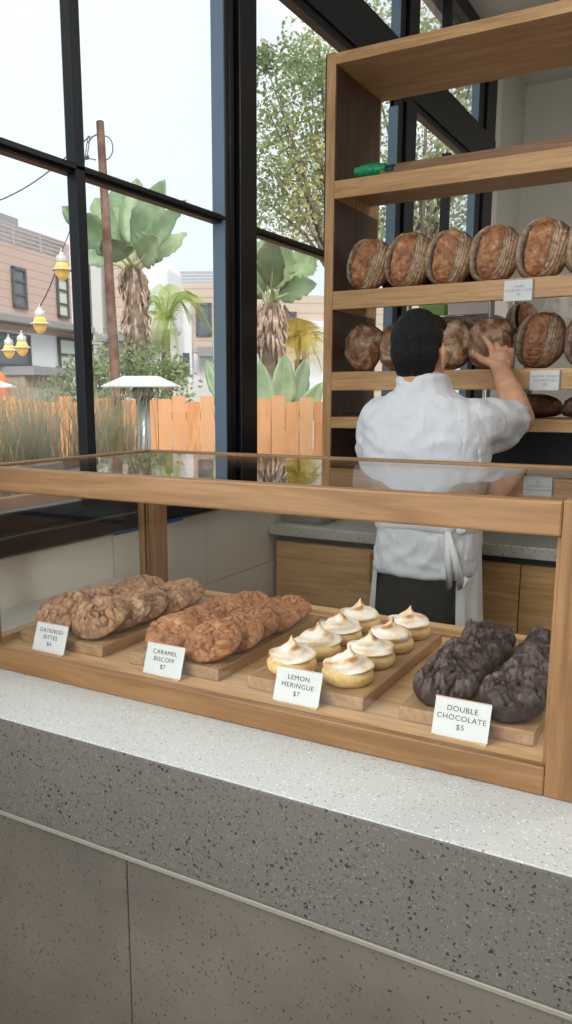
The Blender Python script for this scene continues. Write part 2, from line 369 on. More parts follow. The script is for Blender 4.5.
# cookies ---------------------------------------------------------------------------------
def attr(me, name, vals):
    a = me.color_attributes.new(name, 'FLOAT_COLOR', 'POINT')
    for i, v in enumerate(vals): a.data[i].color = (*v, 1)
def cookie_mesh(seed, R, T, crack, lump, chunks=0, cell=3.6):
    rnd = random.Random(seed); of = Vector((rnd.uniform(0, 50), rnd.uniform(0, 50), rnd.uniform(0, 50)))
    bm = bmesh.new(); NA, NR = 104, 42; cols = []
    rows = []
    ck = []
    for i in range(chunks):
        a, q = rnd.uniform(0, 2*PI), R*.85*math.sqrt(rnd.random()); ck.append((q*math.cos(a), q*math.sin(a), rnd.uniform(0, PI), rnd.uniform(.007, .012), rnd.uniform(.005, .008), rnd.random()))
    for side in (1, -1):
        for i in range(NR+1):
            if side == -1 and i > 9: break
            t = i/NR if side == 1 else (9-i)/9
            row = []
            for k in range(NA):
                a = 2*PI*k/NA
                rr = R*(1+.045*noise.noise(of+Vector((math.cos(a)*1.3, math.sin(a)*1.3, 0))) + .02*noise.noise(of+Vector((math.cos(a)*4, math.sin(a)*4, 7))))
                if side == 1:
                    q = max(t, .015)*rr; x, y = q*math.cos(a), q*math.sin(a)
                    h = T*(.24+.76*max(0, 1-t**2.8)**.6)
                    P = Vector((x, y, 0))/R
                    d, _ = noise.voronoi(Vector((P.x*cell*.75+.6*P.y*cell, P.y*cell*1.15-.3*P.x*cell, 0))+of+.55*noise.noise_vector(P*2.2+of)+.16*noise.noise_vector(P*7+of))
                    cr = max(0, 1-(d[1]-d[0])/.20)
                    cr = cr*cr*(3-2*cr); dome = max(0, 1-d[0]*d[0]*1.6); ww_ = .35+.65*max(0, min(1, .5+1.6*noise.noise(P*1.7+of*2))); cr *= ww_
                    f = min(1, (1-t)*5+.12)
                    h += f*(lump*.8*noise.noise(P*2.2+of)+lump*.22*noise.noise(P*7+of)+lump*.10*noise.noise(P*15+of)+crack*.42*dome) - f*crack*cr
                    col = (cr, .5+.5*noise.noise(P*5+of), 0)
                    for cx, cy, ca, cw, ch, cz in ck:
                        dx, dy = x-cx, y-cy; u = abs(dx*math.cos(ca)+dy*math.sin(ca))/cw; v = abs(-dx*math.sin(ca)+dy*math.cos(ca))/ch
                        if max(u, v) < 1: h += .0035+.0015*cz; col = (0, .5, .4+.6*cz)
                    z = h
                    if t > .9: 
                        s = (t-.9)/.1; z = h*(1-s*.35)
                    row.append(Vector((x, y, max(z, T*.16)))); cols.append(col)
                else:
                    q = t*rr*.97; row.append(Vector((q*math.cos(a), q*math.sin(a), 0))); cols.append((.3, .3, 0))
            rows.append(row)
    vs = [[bm.verts.new(p) for p in r] for r in rows]
    for i in range(len(vs)-1):
        for k in range(NA): bm.faces.new((vs[i][k], vs[i][(k+1) % NA], vs[i+1][(k+1) % NA], vs[i+1][k]))
    bm.faces.new(vs[0][::-1]); bm.faces.new(vs[-1])
    bmesh.ops.recalc_face_normals(bm, faces=bm.faces)
    me = bpy.data.meshes.new('cookie'); bm.to_mesh(me); bm.free(); attr(me, 'mask', cols)
    for p in me.polygons: p.use_smooth = True
    return me
def cookie_mat(name, dark, mid, light, chunk, bumps=.3, spots=None):
    m, n, bs = nodes(name); v = coords(n)
    a = n.nodes.new('ShaderNodeVertexColor'); a.layer_name = 'mask'; s = n.nodes.new('ShaderNodeSeparateColor'); lk(n, a.outputs[0], s.inputs[0])
    f = noise_n(n, v, 130, 5, .7)
    c_ = ramp(n, noise_n(n, v, 34, 5, .6), [(.34, dark), (.44, mid), (.54, mid), (.66, light)])
    c_ = mixc(n, .28, c_, ramp(n, f, [(.32, dark), (.6, light)]))
    cf = n.nodes.new('ShaderNodeMath'); cf.operation = 'MULTIPLY'; cf.inputs[1].default_value = .85; lk(n, s.outputs[0], cf.inputs[0])
    c_ = mixc(n, cf.outputs[0], c_, dark)
    if spots:
        vo = n.nodes.new('ShaderNodeTexVoronoi'); vo.inputs['Scale'].default_value = 260; lk(n, v, vo.inputs['Vector'])
        g = n.nodes.new('ShaderNodeMath'); g.operation = 'LESS_THAN'; g.inputs[1].default_value = .32; lk(n, vo.outputs['Distance'], g.inputs[0]); c_ = mixc(n, g.outputs[0], c_, spots)
    c_ = mixc(n, s.outputs[2], c_, chunk)
    lk(n, c_, bs.inputs['Base Color']); bs.inputs['Roughness'].default_value = .5; bs.inputs['Specular IOR Level'].default_value = .4
    bump(n, bs, f, bumps, .0016); return m
CK = [('crackled_cookie', cookie_mat('oat_cookie', srgb(84, 52, 36), srgb(164, 118, 84), srgb(222, 184, 146), srgb(70, 42, 28)), [cookie_mesh(s, .055, .021, .0050, .0042, 0, 2.9) for s in (1, 2, 3, 4)]),
      ('caramel_cookie', cookie_mat('caramel_cookie_crumb', srgb(104, 62, 38), srgb(170, 114, 72), srgb(210, 160, 114), srgb(150, 80, 40), .6, srgb(150, 82, 42)), [cookie_mesh(s, .051, .021, .0042, .0042, 0, 3.1) for s in (11, 12, 13, 14)]),
      ('chocolate_cookie', cookie_mat('chocolate_cookie_crumb', srgb(24, 14, 13), srgb(54, 36, 32), srgb(80, 58, 52), srgb(98, 82, 78)), [cookie_mesh(s, .046, .026, .0058, .0050, 9, 2.2) for s in (21, 22, 23, 24)])]
ordw = ['front', 'second', 'third', 'fourth', 'fifth', 'last']
def cookie_row(kind, xs_, y0, n, dy, tilt, side, what, seed):
    nm, mt, ms = CK[kind]; rnd = random.Random(seed)
    R = (.055, .051, .046)[kind]; t0 = tilt
    for i in range(n):
        o = bpy.data.objects.new(nm, ms[(i+seed) % 4]); C.objects.link(o)
        if not o.data.materials: o.data.materials.append(mt)
        tl = t0*(1-.42*i/(n-1))+rnd.uniform(-.03, .03); rz = rnd.uniform(0, 6.28)
        o.rotation_euler = (Matrix.Rotation(rnd.uniform(-.05, .05), 4, 'Z') @ Matrix.Rotation(tl, 4, 'X') @ Matrix.Rotation(rz, 4, 'Z')).to_euler()
        o.location = (xs_+rnd.uniform(-.005, .005), y0+dy*i, 1.0215+R*.98*math.sin(tl))
        tag(o, '%s %s in the %s row on its serving board' % (ordw[i] if i < n-1 else 'rearmost', what, side), 'cookie', {0: 'pale brown crackled cookies', 1: 'caramel crumb cookies', 2: 'double chocolate cookies'}[kind])
cookie_row(0, -1.058, 1.094, 5, .060, .46, 'left', 'pale brown crackled cookie', 1)
cookie_row(0, -.958, 1.086, 5, .061, .48, 'right', 'pale brown crackled cookie', 2)
cookie_row(1, -.803, 1.090, 5, .061, .44, 'left', 'cinnamon coloured cookie', 3)
cookie_row(1, -.711, 1.082, 5, .064, .46, 'right', 'cinnamon coloured cookie', 4)
cookie_row(2, -.322, 1.083, 6, .054, .36, 'left', 'dark chocolate chunk cookie', 5)
cookie_row(2, -.222, 1.078, 6, .056, .36, 'right', 'dark chocolate chunk cookie', 6)
# crumbs on the caramel board
b = MB(); rnd = random.Random(9)
for i in range(170):
    x, y = rnd.gauss(-.735, .05), rnd.gauss(1.05, .022)
    if -.845 < x < -.672 and 1.03 < y < 1.39: 
        s = rnd.uniform(.0006, .0018); b.ell((x, y, 1.0205+s*.5), (s, s*1.2, s*.8), None, 5)
tag(b.build('crumbs', plain('cookie_crumbs', srgb(156, 92, 50), .8)), 'loose reddish cookie crumbs scattered on the second board', 'crumbs', kind='stuff')

# meringue tarts
def pastry_mat():
    m, n, bs = nodes('tart_pastry'); v = coords(n)
    c_ = ramp(n, noise_n(n, v, 40, 5, .65), [(.3, srgb(204, 156, 92)), (.5, srgb(226, 192, 130)), (.7, srgb(238, 216, 168))])
    lk(n, c_, bs.inputs['Base Color']); bs.inputs['Roughness'].default_value = .6; bump(n, bs, noise_n(n, v, 160, 4), .5, .002)
    bs.inputs['Subsurface Weight'].default_value = .1; bs.inputs['Subsurface Radius'].default_value = (.01, .005, .002); bs.inputs['Subsurface Scale'].default_value = .3
    return m
def meringue_mat():
    m, n, bs = nodes('toasted_meringue'); v = coords(n)
    a = n.nodes.new('ShaderNodeVertexColor'); a.layer_name = 'mask'; s = n.nodes.new('ShaderNodeSeparateColor'); lk(n, a.outputs[0], s.inputs[0])
    mu = n.nodes.new('ShaderNodeMath'); mu.operation = 'MULTIPLY_ADD'; mu.inputs[1].default_value = .8; lk(n, noise_n(n, v, 38, 4, .6), mu.inputs[0]); lk(n, s.outputs[0], mu.inputs[2])
    c_ = ramp(n, mu.outputs[0], [(.38, srgb(244, 236, 224)), (.52, srgb(232, 202, 158)), (.68, srgb(198, 142, 88)), (.88, srgb(120, 76, 46))])
    lk(n, c_, bs.inputs['Base Color']); bs.inputs['Roughness'].default_value = .4
    bs.inputs['Subsurface Weight'].default_value = .15; bs.inputs['Subsurface Scale'].default_value = .004
    return m
PAS, MER = pastry_mat(), meringue_mat()
MP = ((0, .033, .017), (.15, .0368, .024), (.35, .0325, .0315), (.55, .0225, .037), (.72, .0105, .0425), (.86, .0040, .0495), (1, .0006, .0575))
def mprof(t):
    for (a, r0, z0), (c_, r1, z1) in zip(MP, MP[1:]):
        if t <= c_: u = (t-a)/(c_-a); return r0+(r1-r0)*u, z0+(z1-z0)*u
def tart_meshes(seed):
    rnd = random.Random(seed); of = Vector((rnd.uniform(0, 50), rnd.uniform(0, 50), 0))
    b = MB(); prof = [(.001, 0), (.034, 0), (.0378, .004), (.0398, .010), (.0392, .016), (.036, .020), (.028, .0225), (.001, .023)]
    n = 48; rows = []
    for r, z in prof:
        rows.append([Vector(((r*(1+.035*noise.noise(of+Vector((math.cos(2*PI*k/n)*2, math.sin(2*PI*k/n)*2, z*60)))))*math.cos(2*PI*k/n), (r*(1+.03*noise.noise(of+Vector((math.cos(2*PI*k/n)*3, math.sin(2*PI*k/n)*3, 4)))))*math.sin(2*PI*k/n), z)) for k in range(n)])
    vs = b.grid(rows, cu=True); b.cap(vs[0], True); b.cap(vs[-1])
    bmesh.ops.recalc_face_normals(b.bm, faces=b.bm.faces)
    m1 = bpy.data.meshes.new('pastry_base'); b.bm.to_mesh(m1); b.bm.free(); m1.materials.append(PAS)
    for p in m1.polygons: p.use_smooth = True
    b = MB(); NZ = 44; rows = []; cols = []; hook = rnd.uniform(0, 6.28); hd = Vector((math.cos(hook), math.sin(hook), 0)); ph = rnd.uniform(0, 6.28)
    for i in range(NZ+1):
        t = i/NZ; r, z = mprof(t)
        if t < .08: r *= .88+.12*(t/.08)
        row = []
        for k in range(n):
            a = 2*PI*k/n; sw = math.sin(2*a-11*t+ph)+.45*math.sin(a+17*t+ph)
            q = r*(1+.125*sw*(1-t)*min(1, t*8+.2)+.03*noise.noise(of+Vector((math.cos(a)*3, math.sin(a)*3, t*5))))
            zz = z+.0026*sw*(1-t)
            c_ = Vector((0, 0, 0))+hd*.008*max(0, t-.55)/.45*max(0, t-.5)
            row.append(Vector((q*math.cos(a), q*math.sin(a), zz))+c_)
            cols.append((max(0, .42*max(0, sw)*(.25+t*.6)+.62*max(0, t-.55)-.10+(.22 if .02 < t < .12 else 0)*max(0, noise.noise(of+Vector((math.cos(a), math.sin(a), 1))))), 0, 0))
        rows.append(row)
    vs = b.grid(rows, cu=True); b.cap(vs[0], True); b.cap(vs[-1])
    bmesh.ops.recalc_face_normals(b.bm, faces=b.bm.faces)
    m2 = bpy.data.meshes.new('meringue'); b.bm.to_mesh(m2); b.bm.free(); m2.materials.append(MER); attr(m2, 'mask', cols)
    for p in m2.polygons: p.use_smooth = True
    return m1, m2
tm = [tart_meshes(s) for s in (3, 5, 8)]
i = 0
for col, X in (('left', -.566), ('right', -.470)):
    for k, Y in enumerate((1.083, 1.176, 1.265, 1.355)):
        t = thing('meringue_tart', '%s meringue tart in the %s column of its board' % (('front', 'second', 'third', 'rearmost')[k], col), 'tart', (X, Y, 1.0203), 'lemon meringue tarts')
        t.rotation_euler.z = i*1.9; m1, m2 = tm[i % 3]; i += 1
        for nm, me in (('pastry_base', m1), ('meringue', m2)):
            o = bpy.data.objects.new(nm, me); C.objects.link(o); o.parent = t

# price cards
def text(body, size, root, m, loc, rot, name='lettering', sp=1.15):
    cu = bpy.data.curves.new(name, 'FONT'); cu.body = body; cu.size = size; cu.align_x = 'CENTER'; cu.align_y = 'CENTER'; cu.space_line = sp; cu.space_character = 1.12
    cu.extrude = .0001; cu.materials.append(m)
    o = bpy.data.objects.new(name, cu); C.objects.link(o); bpy.context.view_layer.update()
    me = bpy.data.meshes.new_from_object(o.evaluated_get(bpy.context.evaluated_depsgraph_get())); bpy.data.objects.remove(o)
    o = bpy.data.objects.new(name, me); C.objects.link(o); o.parent = root; o.location = loc; o.rotation_euler = rot
    return o
def card(x, y, body, lab, wd=.075, ht=.052, tilt=.34, rz=0):
    t = thing('price_card', lab, 'price card', (x, y, .9998), 'price cards in the pastry case'); t.rotation_euler.z = rz
    R = Matrix.Rotation(-tilt, 4, 'X')
    b = MB(); b.box(-wd/2, wd/2, 0, .0014, .0015, ht, R); o = b.build('card_face', WHITE); o.parent = t
    b = MB(); b.box(-wd/2-.0005, wd/2+.0005, -.0008, .0022, ht, ht+.0016, R); o = b.build('top_edge', plain('copper_edge', srgb(186, 150, 128), .4, .3), bev=.0004); o.parent = t
    b = MB(); b.box(-wd*.42, wd*.46, .0005, .02, 0, .0016); b.box(wd*.38, wd*.5, -.004, .006, 0, .0022); o = b.build('stand_foot', plain('acrylic_foot', srgb(214, 190, 166), .2)); o.parent = t
    p = R @ Vector((0, -.0003, ht*.53)); text(body, .0102, t, INK, p, (PI/2-tilt, 0, 0))
card(-1.0115, .997, 'DATKNOD\nBITTES\n$4', 'white price card reading DATKNOD BITTES before the leftmost board')
card(-.762, .999, 'CARAMEL\nBISCOFF\n$7', 'white price card reading CARAMEL BISCOFF before the cinnamon cookies')
card(-.5175, 1.0, 'LEMON\nMERINGUE\n$7', 'white price card reading LEMON MERINGUE before the tarts')
card(-.2725, 1.0, 'DOUBLE\nCHOCOLATE\n$5', 'white price card reading DOUBLE CHOCOLATE before the dark cookies')

# ------------------------------------------------------------------ back counter and cabinets
YC = 2.465
bc = thing('back_counter', 'long back counter with pale stone worktop over oak cupboard doors behind the baker', 'counter', (-.2, 2.8, 0))
b = MB(); b.box(XW+.001, 1.5, YC, 3.16, .962, 1.0); b.build('worktop', BACKTOP, bc, bev=.004)
b = MB(); b.box(XW+.02, 1.5, YC+.05, 3.14, .05, .962); b.build('carcass', NAVY, bc)
b = MB(); b.box(XW+.02, 1.5, YC+.09, 3.1, .0, .05); b.build('plinth', NAVY, bc)
dx = [XW+.02, -.966, -.513, -.06, .40, .86, 1.32]
for i in range(6):
    b = MB(); b.box(dx[i]+.0015, dx[i+1]-.0015, YC+.028, YC+.049, .06, .937); d = b.build('door', wood('x', 'cab'), bc, bev=.0015)
    hx = dx[i+1]-.035 if i % 2 == 0 else dx[i]+.035
    if i == 1: continue
    b = MB(); b.box(hx-.005, hx+.005, YC+.002, YC+.012, .83, .93); b.box(hx-.004, hx+.004, YC+.011, YC+.0285, .836, .846); b.box(hx-.004, hx+.004, YC+.011, YC+.0285, .914, .924)
    h = b.build('handle', BRASS, d, bev=.001); h['label'] = 'brass bar handle'
tr = thing('steel_tray', 'shallow round cornered steel tray on the back counter near the window', 'tray', (-1.28, 2.585, 1.0))
def rrect(x0, x1, y0, y1, r, z, n=6):
    pts = []
    for cx, cy, a0 in ((x1-r, y1-r, 0), (x0+r, y1-r, PI/2), (x0+r, y0+r, PI), (x1-r, y0+r, 3*PI/2)):
        for k in range(n+1): pts.append(Vector((cx+r*math.cos(a0+PI/2*k/n), cy+r*math.sin(a0+PI/2*k/n), z)))
    return pts
b = MB(); q = [(-1.37, -1.20, 2.52, 2.68)]
x0, x1, y0, y1 = q[0]
rows = [rrect(x0+.012, x1-.012, y0+.012, y1-.012, .02, 1.0005), rrect(x0+.004, x1-.004, y0+.004, y1-.004, .025, 1.005), rrect(x0, x1, y0, y1, .03, 1.034), rrect(x0-.003, x1+.003, y0-.003, y1+.003, .033, 1.038), rrect(x0+.004, x1-.004, y0+.004, y1-.004, .028, 1.0375), rrect(x0+.008, x1-.008, y0+.008, y1-.008, .022, 1.008)]
vs = b.grid(rows, cu=True); b.cap(vs[0], True); b.cap(vs[-1]); b.build('tray_body', STEEL, tr, smooth=True)

# ------------------------------------------------------------------ bread shelf
YS, YE, XL = 2.72, 3.14, -1.302
sh = thing('bread_shelf', 'tall open oak bread shelving unit standing on the back counter', 'shelf', (-.4, 2.93, 1.0))
XR = .62
for x0, x1 in ((XL, XL+.034), (XR, XR+.034)):
    b = MB(); b.box(x0, x1, YS, YE, 1.0005, 2.587); b.build('side_panel', wood('z', 'shelf'), sh, bev=.002)
    if x0 < 0:
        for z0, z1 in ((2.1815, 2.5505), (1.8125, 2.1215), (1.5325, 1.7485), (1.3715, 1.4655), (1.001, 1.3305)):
            b = MB(); b.box(x1+.0002, x1+.0035, YS+.002, YE-.021, z0, z1); o = b.build('panel_shade_sheet', wood('z', 'dark'), sh); o['label'] = 'dark brown sheet carrying the shade of the side panel'  # thin sheet added to put the side panel's shade into colour
b = MB(); b.box(XL+.0345, XR-.0005, YS, YE, 2.551, 2.587); b.build('top_board', wood('x', 'shelf'), sh, bev=.002)
for z0, z1 in ((2.122, 2.181), (1.749, 1.812), (1.466, 1.532), (1.331, 1.371)):
    b = MB(); b.box(XL+.0345, XR-.0005, YS, YS+.024, z0, z1); b.box(XL+.0345, XR-.0005, YS+.024, 3.05, z1-.024, z1); b.build('shelf_board', wood('x', 'shelf'), sh, bev=.002)
b = MB(); b.box(XL+.035, XR-.001, YE-.02, YE, 1.001, 1.33); o = b.build('back_panel', NAVY, sh); o['label'] = 'dark navy back panel'
# two long poles with green grips
for k, (y, z, gx) in enumerate(((YS+.022, 2.181, -1.155), (YS+.062, 2.181, -1.115))):
    t = thing('long_handled_peel', ('front' if k == 0 else 'rear')+' thin wooden pole with a green grip lying on the top shelf', 'pole', (gx, y, z), 'green gripped poles on the top shelf')
    b = MB(); b.box(gx+.05, .45, y-.012, y+.012, z+.0005, z+(.0225 if k == 0 else .041)); b.build('pole', wood('x', 'pole'), t, bev=.003)
    b = MB(); n = 14
    b.tube([(gx-.042+.112*i/n, y, z+.023) for i in range(n+1)], [.015+.0075*math.sin(PI*min(1, i/n*1.02))+.0016*math.cos(i*1.9) for i in range(n+1)], 12)
    b.build('grip', plain('green_plastic', srgb(14, 140, 92), .35), t, smooth=True)
    b = MB(); b.tube([(gx+.07, y, z+.0145), (gx+.10, y, z+.0145)], .0142, 12); b.build('ferrule', plain('dark_ferrule', srgb(20, 44, 40), .4), t, smooth=True)

# loaves ---------------------------------------------------------------------------------
def loaf_mat():
    m, n, bs = nodes('sourdough_crust'); v = coords(n)
    a = n.nodes.new('ShaderNodeVertexColor'); a.layer_name = 'mask'; s = n.nodes.new('ShaderNodeSeparateColor'); lk(n, a.outputs[0], s.inputs[0])
    a2 = n.nodes.new('ShaderNodeVertexColor'); a2.layer_name = 'tone'; s2 = n.nodes.new('ShaderNodeSeparateColor'); lk(n, a2.outputs[0], s2.inputs[0])
    nf = noise_n(n, v, 20, 7, .75)
    crust = ramp(n, nf, [(.3, srgb(70, 44, 30)), (.5, srgb(122, 82, 56)), (.7, srgb(164, 118, 82))])
    bare = ramp(n, noise_n(n, v, 34, 6, .72), [(.30, srgb(92, 54, 36)), (.44, srgb(152, 100, 66)), (.58, srgb(184, 132, 92)), (.70, srgb(222, 178, 138))])
    c_ = mixc(n, s.outputs[0], crust, bare)
    sp = noise_n(n, v, 70, 4, .75)
    fm = n.nodes.new('ShaderNodeMath'); fm.operation = 'MULTIPLY'; lk(n, s.outputs[1], fm.inputs[0]); lk(n, ramp(n, sp, [(.36, (.15, .15, .15)), (.58, (1, 1, 1))]), fm.inputs[1])
    c_ = mixc(n, fm.outputs[0], c_, srgb(222, 202, 172))
    c_ = mixc(n, s.outputs[2], c_, srgb(40, 22, 15))
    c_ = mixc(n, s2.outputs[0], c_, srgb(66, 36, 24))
    lk(n, c_, bs.inputs['Base Color']); bs.inputs['Roughness'].default_value = .55; bs.inputs['Specular IOR Level'].default_value = .4
    bump(n, bs, noise_n(n, v, 110, 5, .7), .45, .003); return m
LOAF = loaf_mat()
def loaf_mesh(seed, rx, ry, rz, style, ecc=0, tone=0.0):
    """a round loaf standing on edge; its scored top faces -y"""
    rnd = random.Random(seed); of = Vector((rnd.uniform(0, 40), rnd.uniform(0, 40), rnd.uniform(0, 40)))
    NU, NV = 128, 84; vsum = []; cols = []; tn = []
    for i in range(NV+1):
        la = PI*i/NV
        row = []
        for k in range(NU):
            a = 2*PI*k/NU
            d = Vector((math.sin(la)*math.cos(a), -math.cos(la), math.sin(la)*math.sin(a)))   # i=0 is the scored front
            u, w = d.x, d.z; front = max(0, -d.y)
            lum = 1+.045*noise.noise(d*1.6+of)+.02*noise.noise(d*5+of)
            sq = .90
            u_, w_ = math.copysign(abs(u)**.86, u), math.copysign(abs(w)**.84, w); P = Vector((rx*u_*lum, 0, rz*w_*lum)); yy = -d.y
            P.y = -ry*math.copysign(abs(yy)**sq, yy) if yy > 0 else ry*.55*abs(yy)**.6
            g, fl, dk = 0, 0, 0; h = 0
            if style == 'ear':
                cx = ecc+.10*w
                if abs(w) < .93 and yy > 0:
                    hw = .50*math.sqrt(max(0, 1-(w/.93)**2))
                    q = (u-cx)/max(hw, .02)
                    if abs(q) < 1:
                        g = min(1, (1-abs(q))*5); h += .010*(1-q*q)+.0045*noise.noise(d*9+of)+.0025*noise.noise(d*20+of)
                        if q < -.52: dk = min(1, (-.52-q)*5)*.95; h -= .020*min(1, (-.52-q)*4)
                        if q > .8: dk = .5*(q-.8)/.2
                    elif -1.5 < q <= -1: h += .016*(1.5+q)*2*min(1, hw*4); fl = .8
                rr = math.sqrt((u-cx)**2+w*w*.55)
                ring = (.5+.5*math.sin(rr*74+3.0*noise.noise(d*2+of)))**1.5
                fl = max(fl, (1-g)*min(1, front*2.2+.15)*(.25+.95*ring)*(.8+.5*noise.noise(d*3+of)))
            else:
                sv = u*.55+w+.35*noise.noise(d*1.5+of)
                for s0 in (-.45, .05, .5):
                    q = (sv-s0)/.13
                    if abs(q) < 1 and yy > .15: g = max(g, 1-abs(q)); h += .004*(1-q*q)
                    if 1 < q < 1.6 and yy > .15: h += .008*(1.6-q); dk = max(dk, .6*(1.6-q))
                fl = max(0, min(1, 1.5*noise.noise(d*2.3+of*1.7)+.35))*(1-.7*g)*min(1, front*2+.1)
                h += .003*noise.noise(d*7+of)
            P += Vector((u*.3, -yy, w*.3))*h if yy > 0 else Vector()
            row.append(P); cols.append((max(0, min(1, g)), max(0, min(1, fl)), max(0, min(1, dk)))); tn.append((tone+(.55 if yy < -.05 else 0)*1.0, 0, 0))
        vsum.append(row)
    b = MB(); vs = b.grid(vsum, cu=True)
    bmesh.ops.recalc_face_normals(b.bm, faces=b.bm.faces)
    me = bpy.data.meshes.new('loaf'); b.bm.to_mesh(me); b.bm.free(); me.materials.append(LOAF); attr(me, 'mask', cols); attr(me, 'tone', tn)
    for p in me.polygons: p.use_smooth = True
    zmin = min(v.co.z for v in me.vertices); me.transform(Matrix.Translation((0, 0, -zmin)))
    return me
LU = [loaf_mesh(s, .088, .064, .093, 'ear', ec, .0) for s, ec in ((31, .02), (32, -.02), (33, .08), (34, .04), (35, .06))]
LM = [loaf_mesh(s, .079, .058, .086, 'slash', 0, .22) for s in (41, 42, 43)]
LD = [loaf_mesh(s, .083, .060, .090, 'ear', .05, .45) for s in (51, 52)]
def put_loaf(me, x, y, z, rz, lab, grp, sc=1.0, lean=-.12, roll=0):
    o = bpy.data.objects.new('bread_loaf', me); C.objects.link(o)
    o.rotation_euler = (lean, roll, rz); o.scale = (sc,)*3
    bpy.context.view_layer.update()
    mn = min((o.matrix_basis @ v.co).z for v in me.vertices)
    o.location = (x, y, z-mn+.0005); tag(o, lab, 'bread', grp)
G1, G2 = 'floury loaves on the upper bread shelf', 'dark loaves on the middle bread shelf'
z = 1.812
for x, k, rz, sc, roll, lab in ((-1.185, 0, -.25, .96, .20, 'leftmost floury loaf on the upper shelf, leaning beside the oak side panel'),
        (-1.032, 1, -.15, 1.0, .12, 'second floury loaf from the left on the upper shelf'), (-.884, 2, -.2, 1.0, .06, 'third floury loaf from the left on the upper shelf'),
        (-.733, 3, -.2, .985, .06, 'floury loaf left of the price card on the upper shelf'), (-.579, 4, -.25, 1.02, .05, 'large floury loaf standing just above the upper price card'),
        (-.425, 2, -.15, .98, .0, 'rightmost floury loaf on the upper shelf, cut off by the photo edge')):
    put_loaf(LU[k], x, 2.80, z, rz, lab, G1, sc, -.14, roll)
for x, k, sc, lab in ((-1.11, 1, .86, 'loaf in the back row of the upper shelf behind the leftmost two'), (-.81, 0, .88, 'loaf in the back row of the upper shelf behind the third and fourth'), (-.96, 3, .84, 'loaf in the back row of the upper shelf behind the second and third')):
    put_loaf(LD[k % 2], x, 2.965, z, .2, lab, 'loaves in the back row of the upper shelf', sc)
z = 1.532
for x, me, rz, sc, roll, lab in ((-1.20, LM[0], -.3, .97, .25, 'leftmost dark slashed loaf on the middle shelf'), (-1.062, LM[1], -.25, .98, .22, 'dark slashed loaf half hidden by the back of the baker head'),
        (-.862, LM[2], -.1, 1.0, .03, 'patchy floured loaf just right of the baker head'), (-.722, LM[0], -.15, 1.0, -.06, 'slashed loaf the baker reaches for with the right hand'),
        (-.568, LD[0], -.3, 1.0, .04, 'dark loaf with a long split right of the baker hand'), (-.41, LD[1], -.2, .98, .0, 'rightmost dark loaf on the middle shelf, cut off by the photo edge')):
    put_loaf(me, x, 2.805, z, rz, lab, G2, sc, -.12, roll)
# low long loaves on the bottom shelf
lb = loaf_mesh(61, .115, .055, .070, 'slash', 0, .5)
for x, lab in ((-.59, 'left dark flat loaf lying on the lowest shelf by the baker elbow'), (-.40, 'right dark flat loaf lying on the lowest shelf under the lower price card')):
    o = bpy.data.objects.new('bread_loaf', lb); C.objects.link(o); o.rotation_euler = (-PI/2, 0, 0); o.scale = (.82, .9, .62)
    mn = min((Matrix.Rotation(-PI/2, 4, 'X') @ Vector((v.co.x*.82, v.co.y*.9, v.co.z*.62))).z for v in lb.vertices)
    o.location = (x, 2.88 if x < -.5 else 2.84, 1.371-mn+.0005); tag(o, lab, 'bread', 'flat loaves on the lowest shelf')
# shelf price cards
def shelf_card(x, z, wd, ht, body, size, lab):
    t = thing('price_card', lab, 'price card', (x, YS-.0035, z), 'price cards on the bread shelf')
    b = MB(); b.box(-wd/2, wd/2, 0, .0022, -ht/2, ht/2); o = b.build('card_face', WHITE, bev=.0004); o.parent = t
    b = MB(); b.box(wd/2-.0045, wd/2, -.0008, .003, -ht/2, ht/2); o = b.build('side_clip', plain('card_clip', srgb(120, 116, 110), .5)); o.parent = t
    text(body, size, t, INKP, (0, -.0003, 0), (PI/2, 0, 0))
shelf_card(-.618, 1.7745, .092, .064, 'LARGE\nCOUNTRY LOAF\n$9', .0102, 'white price card on the edge of the upper bread shelf')
shelf_card(-.520, 1.494, .094, .062, 'NATIVE WHEAT\nSOURDOUGH\n$9', .0108, 'white price card on the edge of the middle bread shelf')

# ------------------------------------------------------------------ wire rack and what lies on it, behind the bread shelf
rk = thing('wire_rack', 'chrome wire storage rack standing behind the bread shelf', 'rack', (-.95, 3.75, 0))
for x, y in ((-1.28, 3.55), (-.915, 3.55), (-1.28, 3.98), (-.915, 3.98)):
    b = MB(); b.tube([(x, y, .0), (x, y, 1.90)], .0125, 10); b.build('post', CHROME, rk, smooth=True)
for z in (.3, .8, 1.30, 1.785):
    b = MB()
    for y in (3.55, 3.98):
        b.tube([(-1.28, y, z), (-.915, y, z)], .004, 6); b.tube([(-1.28, y, z-.035), (-.915, y, z-.035)], .004, 6)
        zz = [(-1.28+.365*i/18, y, z-(.035 if i % 2 else 0)) for i in range(19)]; b.tube(zz, .0025, 5)
    for x in (-1.28, -.915):
        b.tube([(x, 3.55, z), (x, 3.98, z)], .004, 6); b.tube([(x, 3.55, z-.035), (x, 3.98, z-.035)], .004, 6)
    for i in range(15): b.tube([(-1.27+.025*i, 3.55, z+.003), (-1.27+.025*i, 3.98, z+.003)], .002, 5)
    b.build('wire_shelf', CHROME, rk, smooth=True)
b = MB(); b.box(-1.12, -.93, 3.60, 3.90, 1.7905, 1.862); o = b.build('cardboard_box', plain('pink_white_box', srgb(232, 214, 214), .6), bev=.004); tag(o, 'flat pinkish white box lying on top of the wire rack', 'box')
b = MB(); b.box(-1.25, -1.14, 3.62, 3.88, 1.7905, 1.850); o = b.build('green_packet', plain('green_packet', srgb(140, 176, 96), .5), bev=.008, seg=3); tag(o, 'green packet on the wire rack beside the pink white box', 'packet')
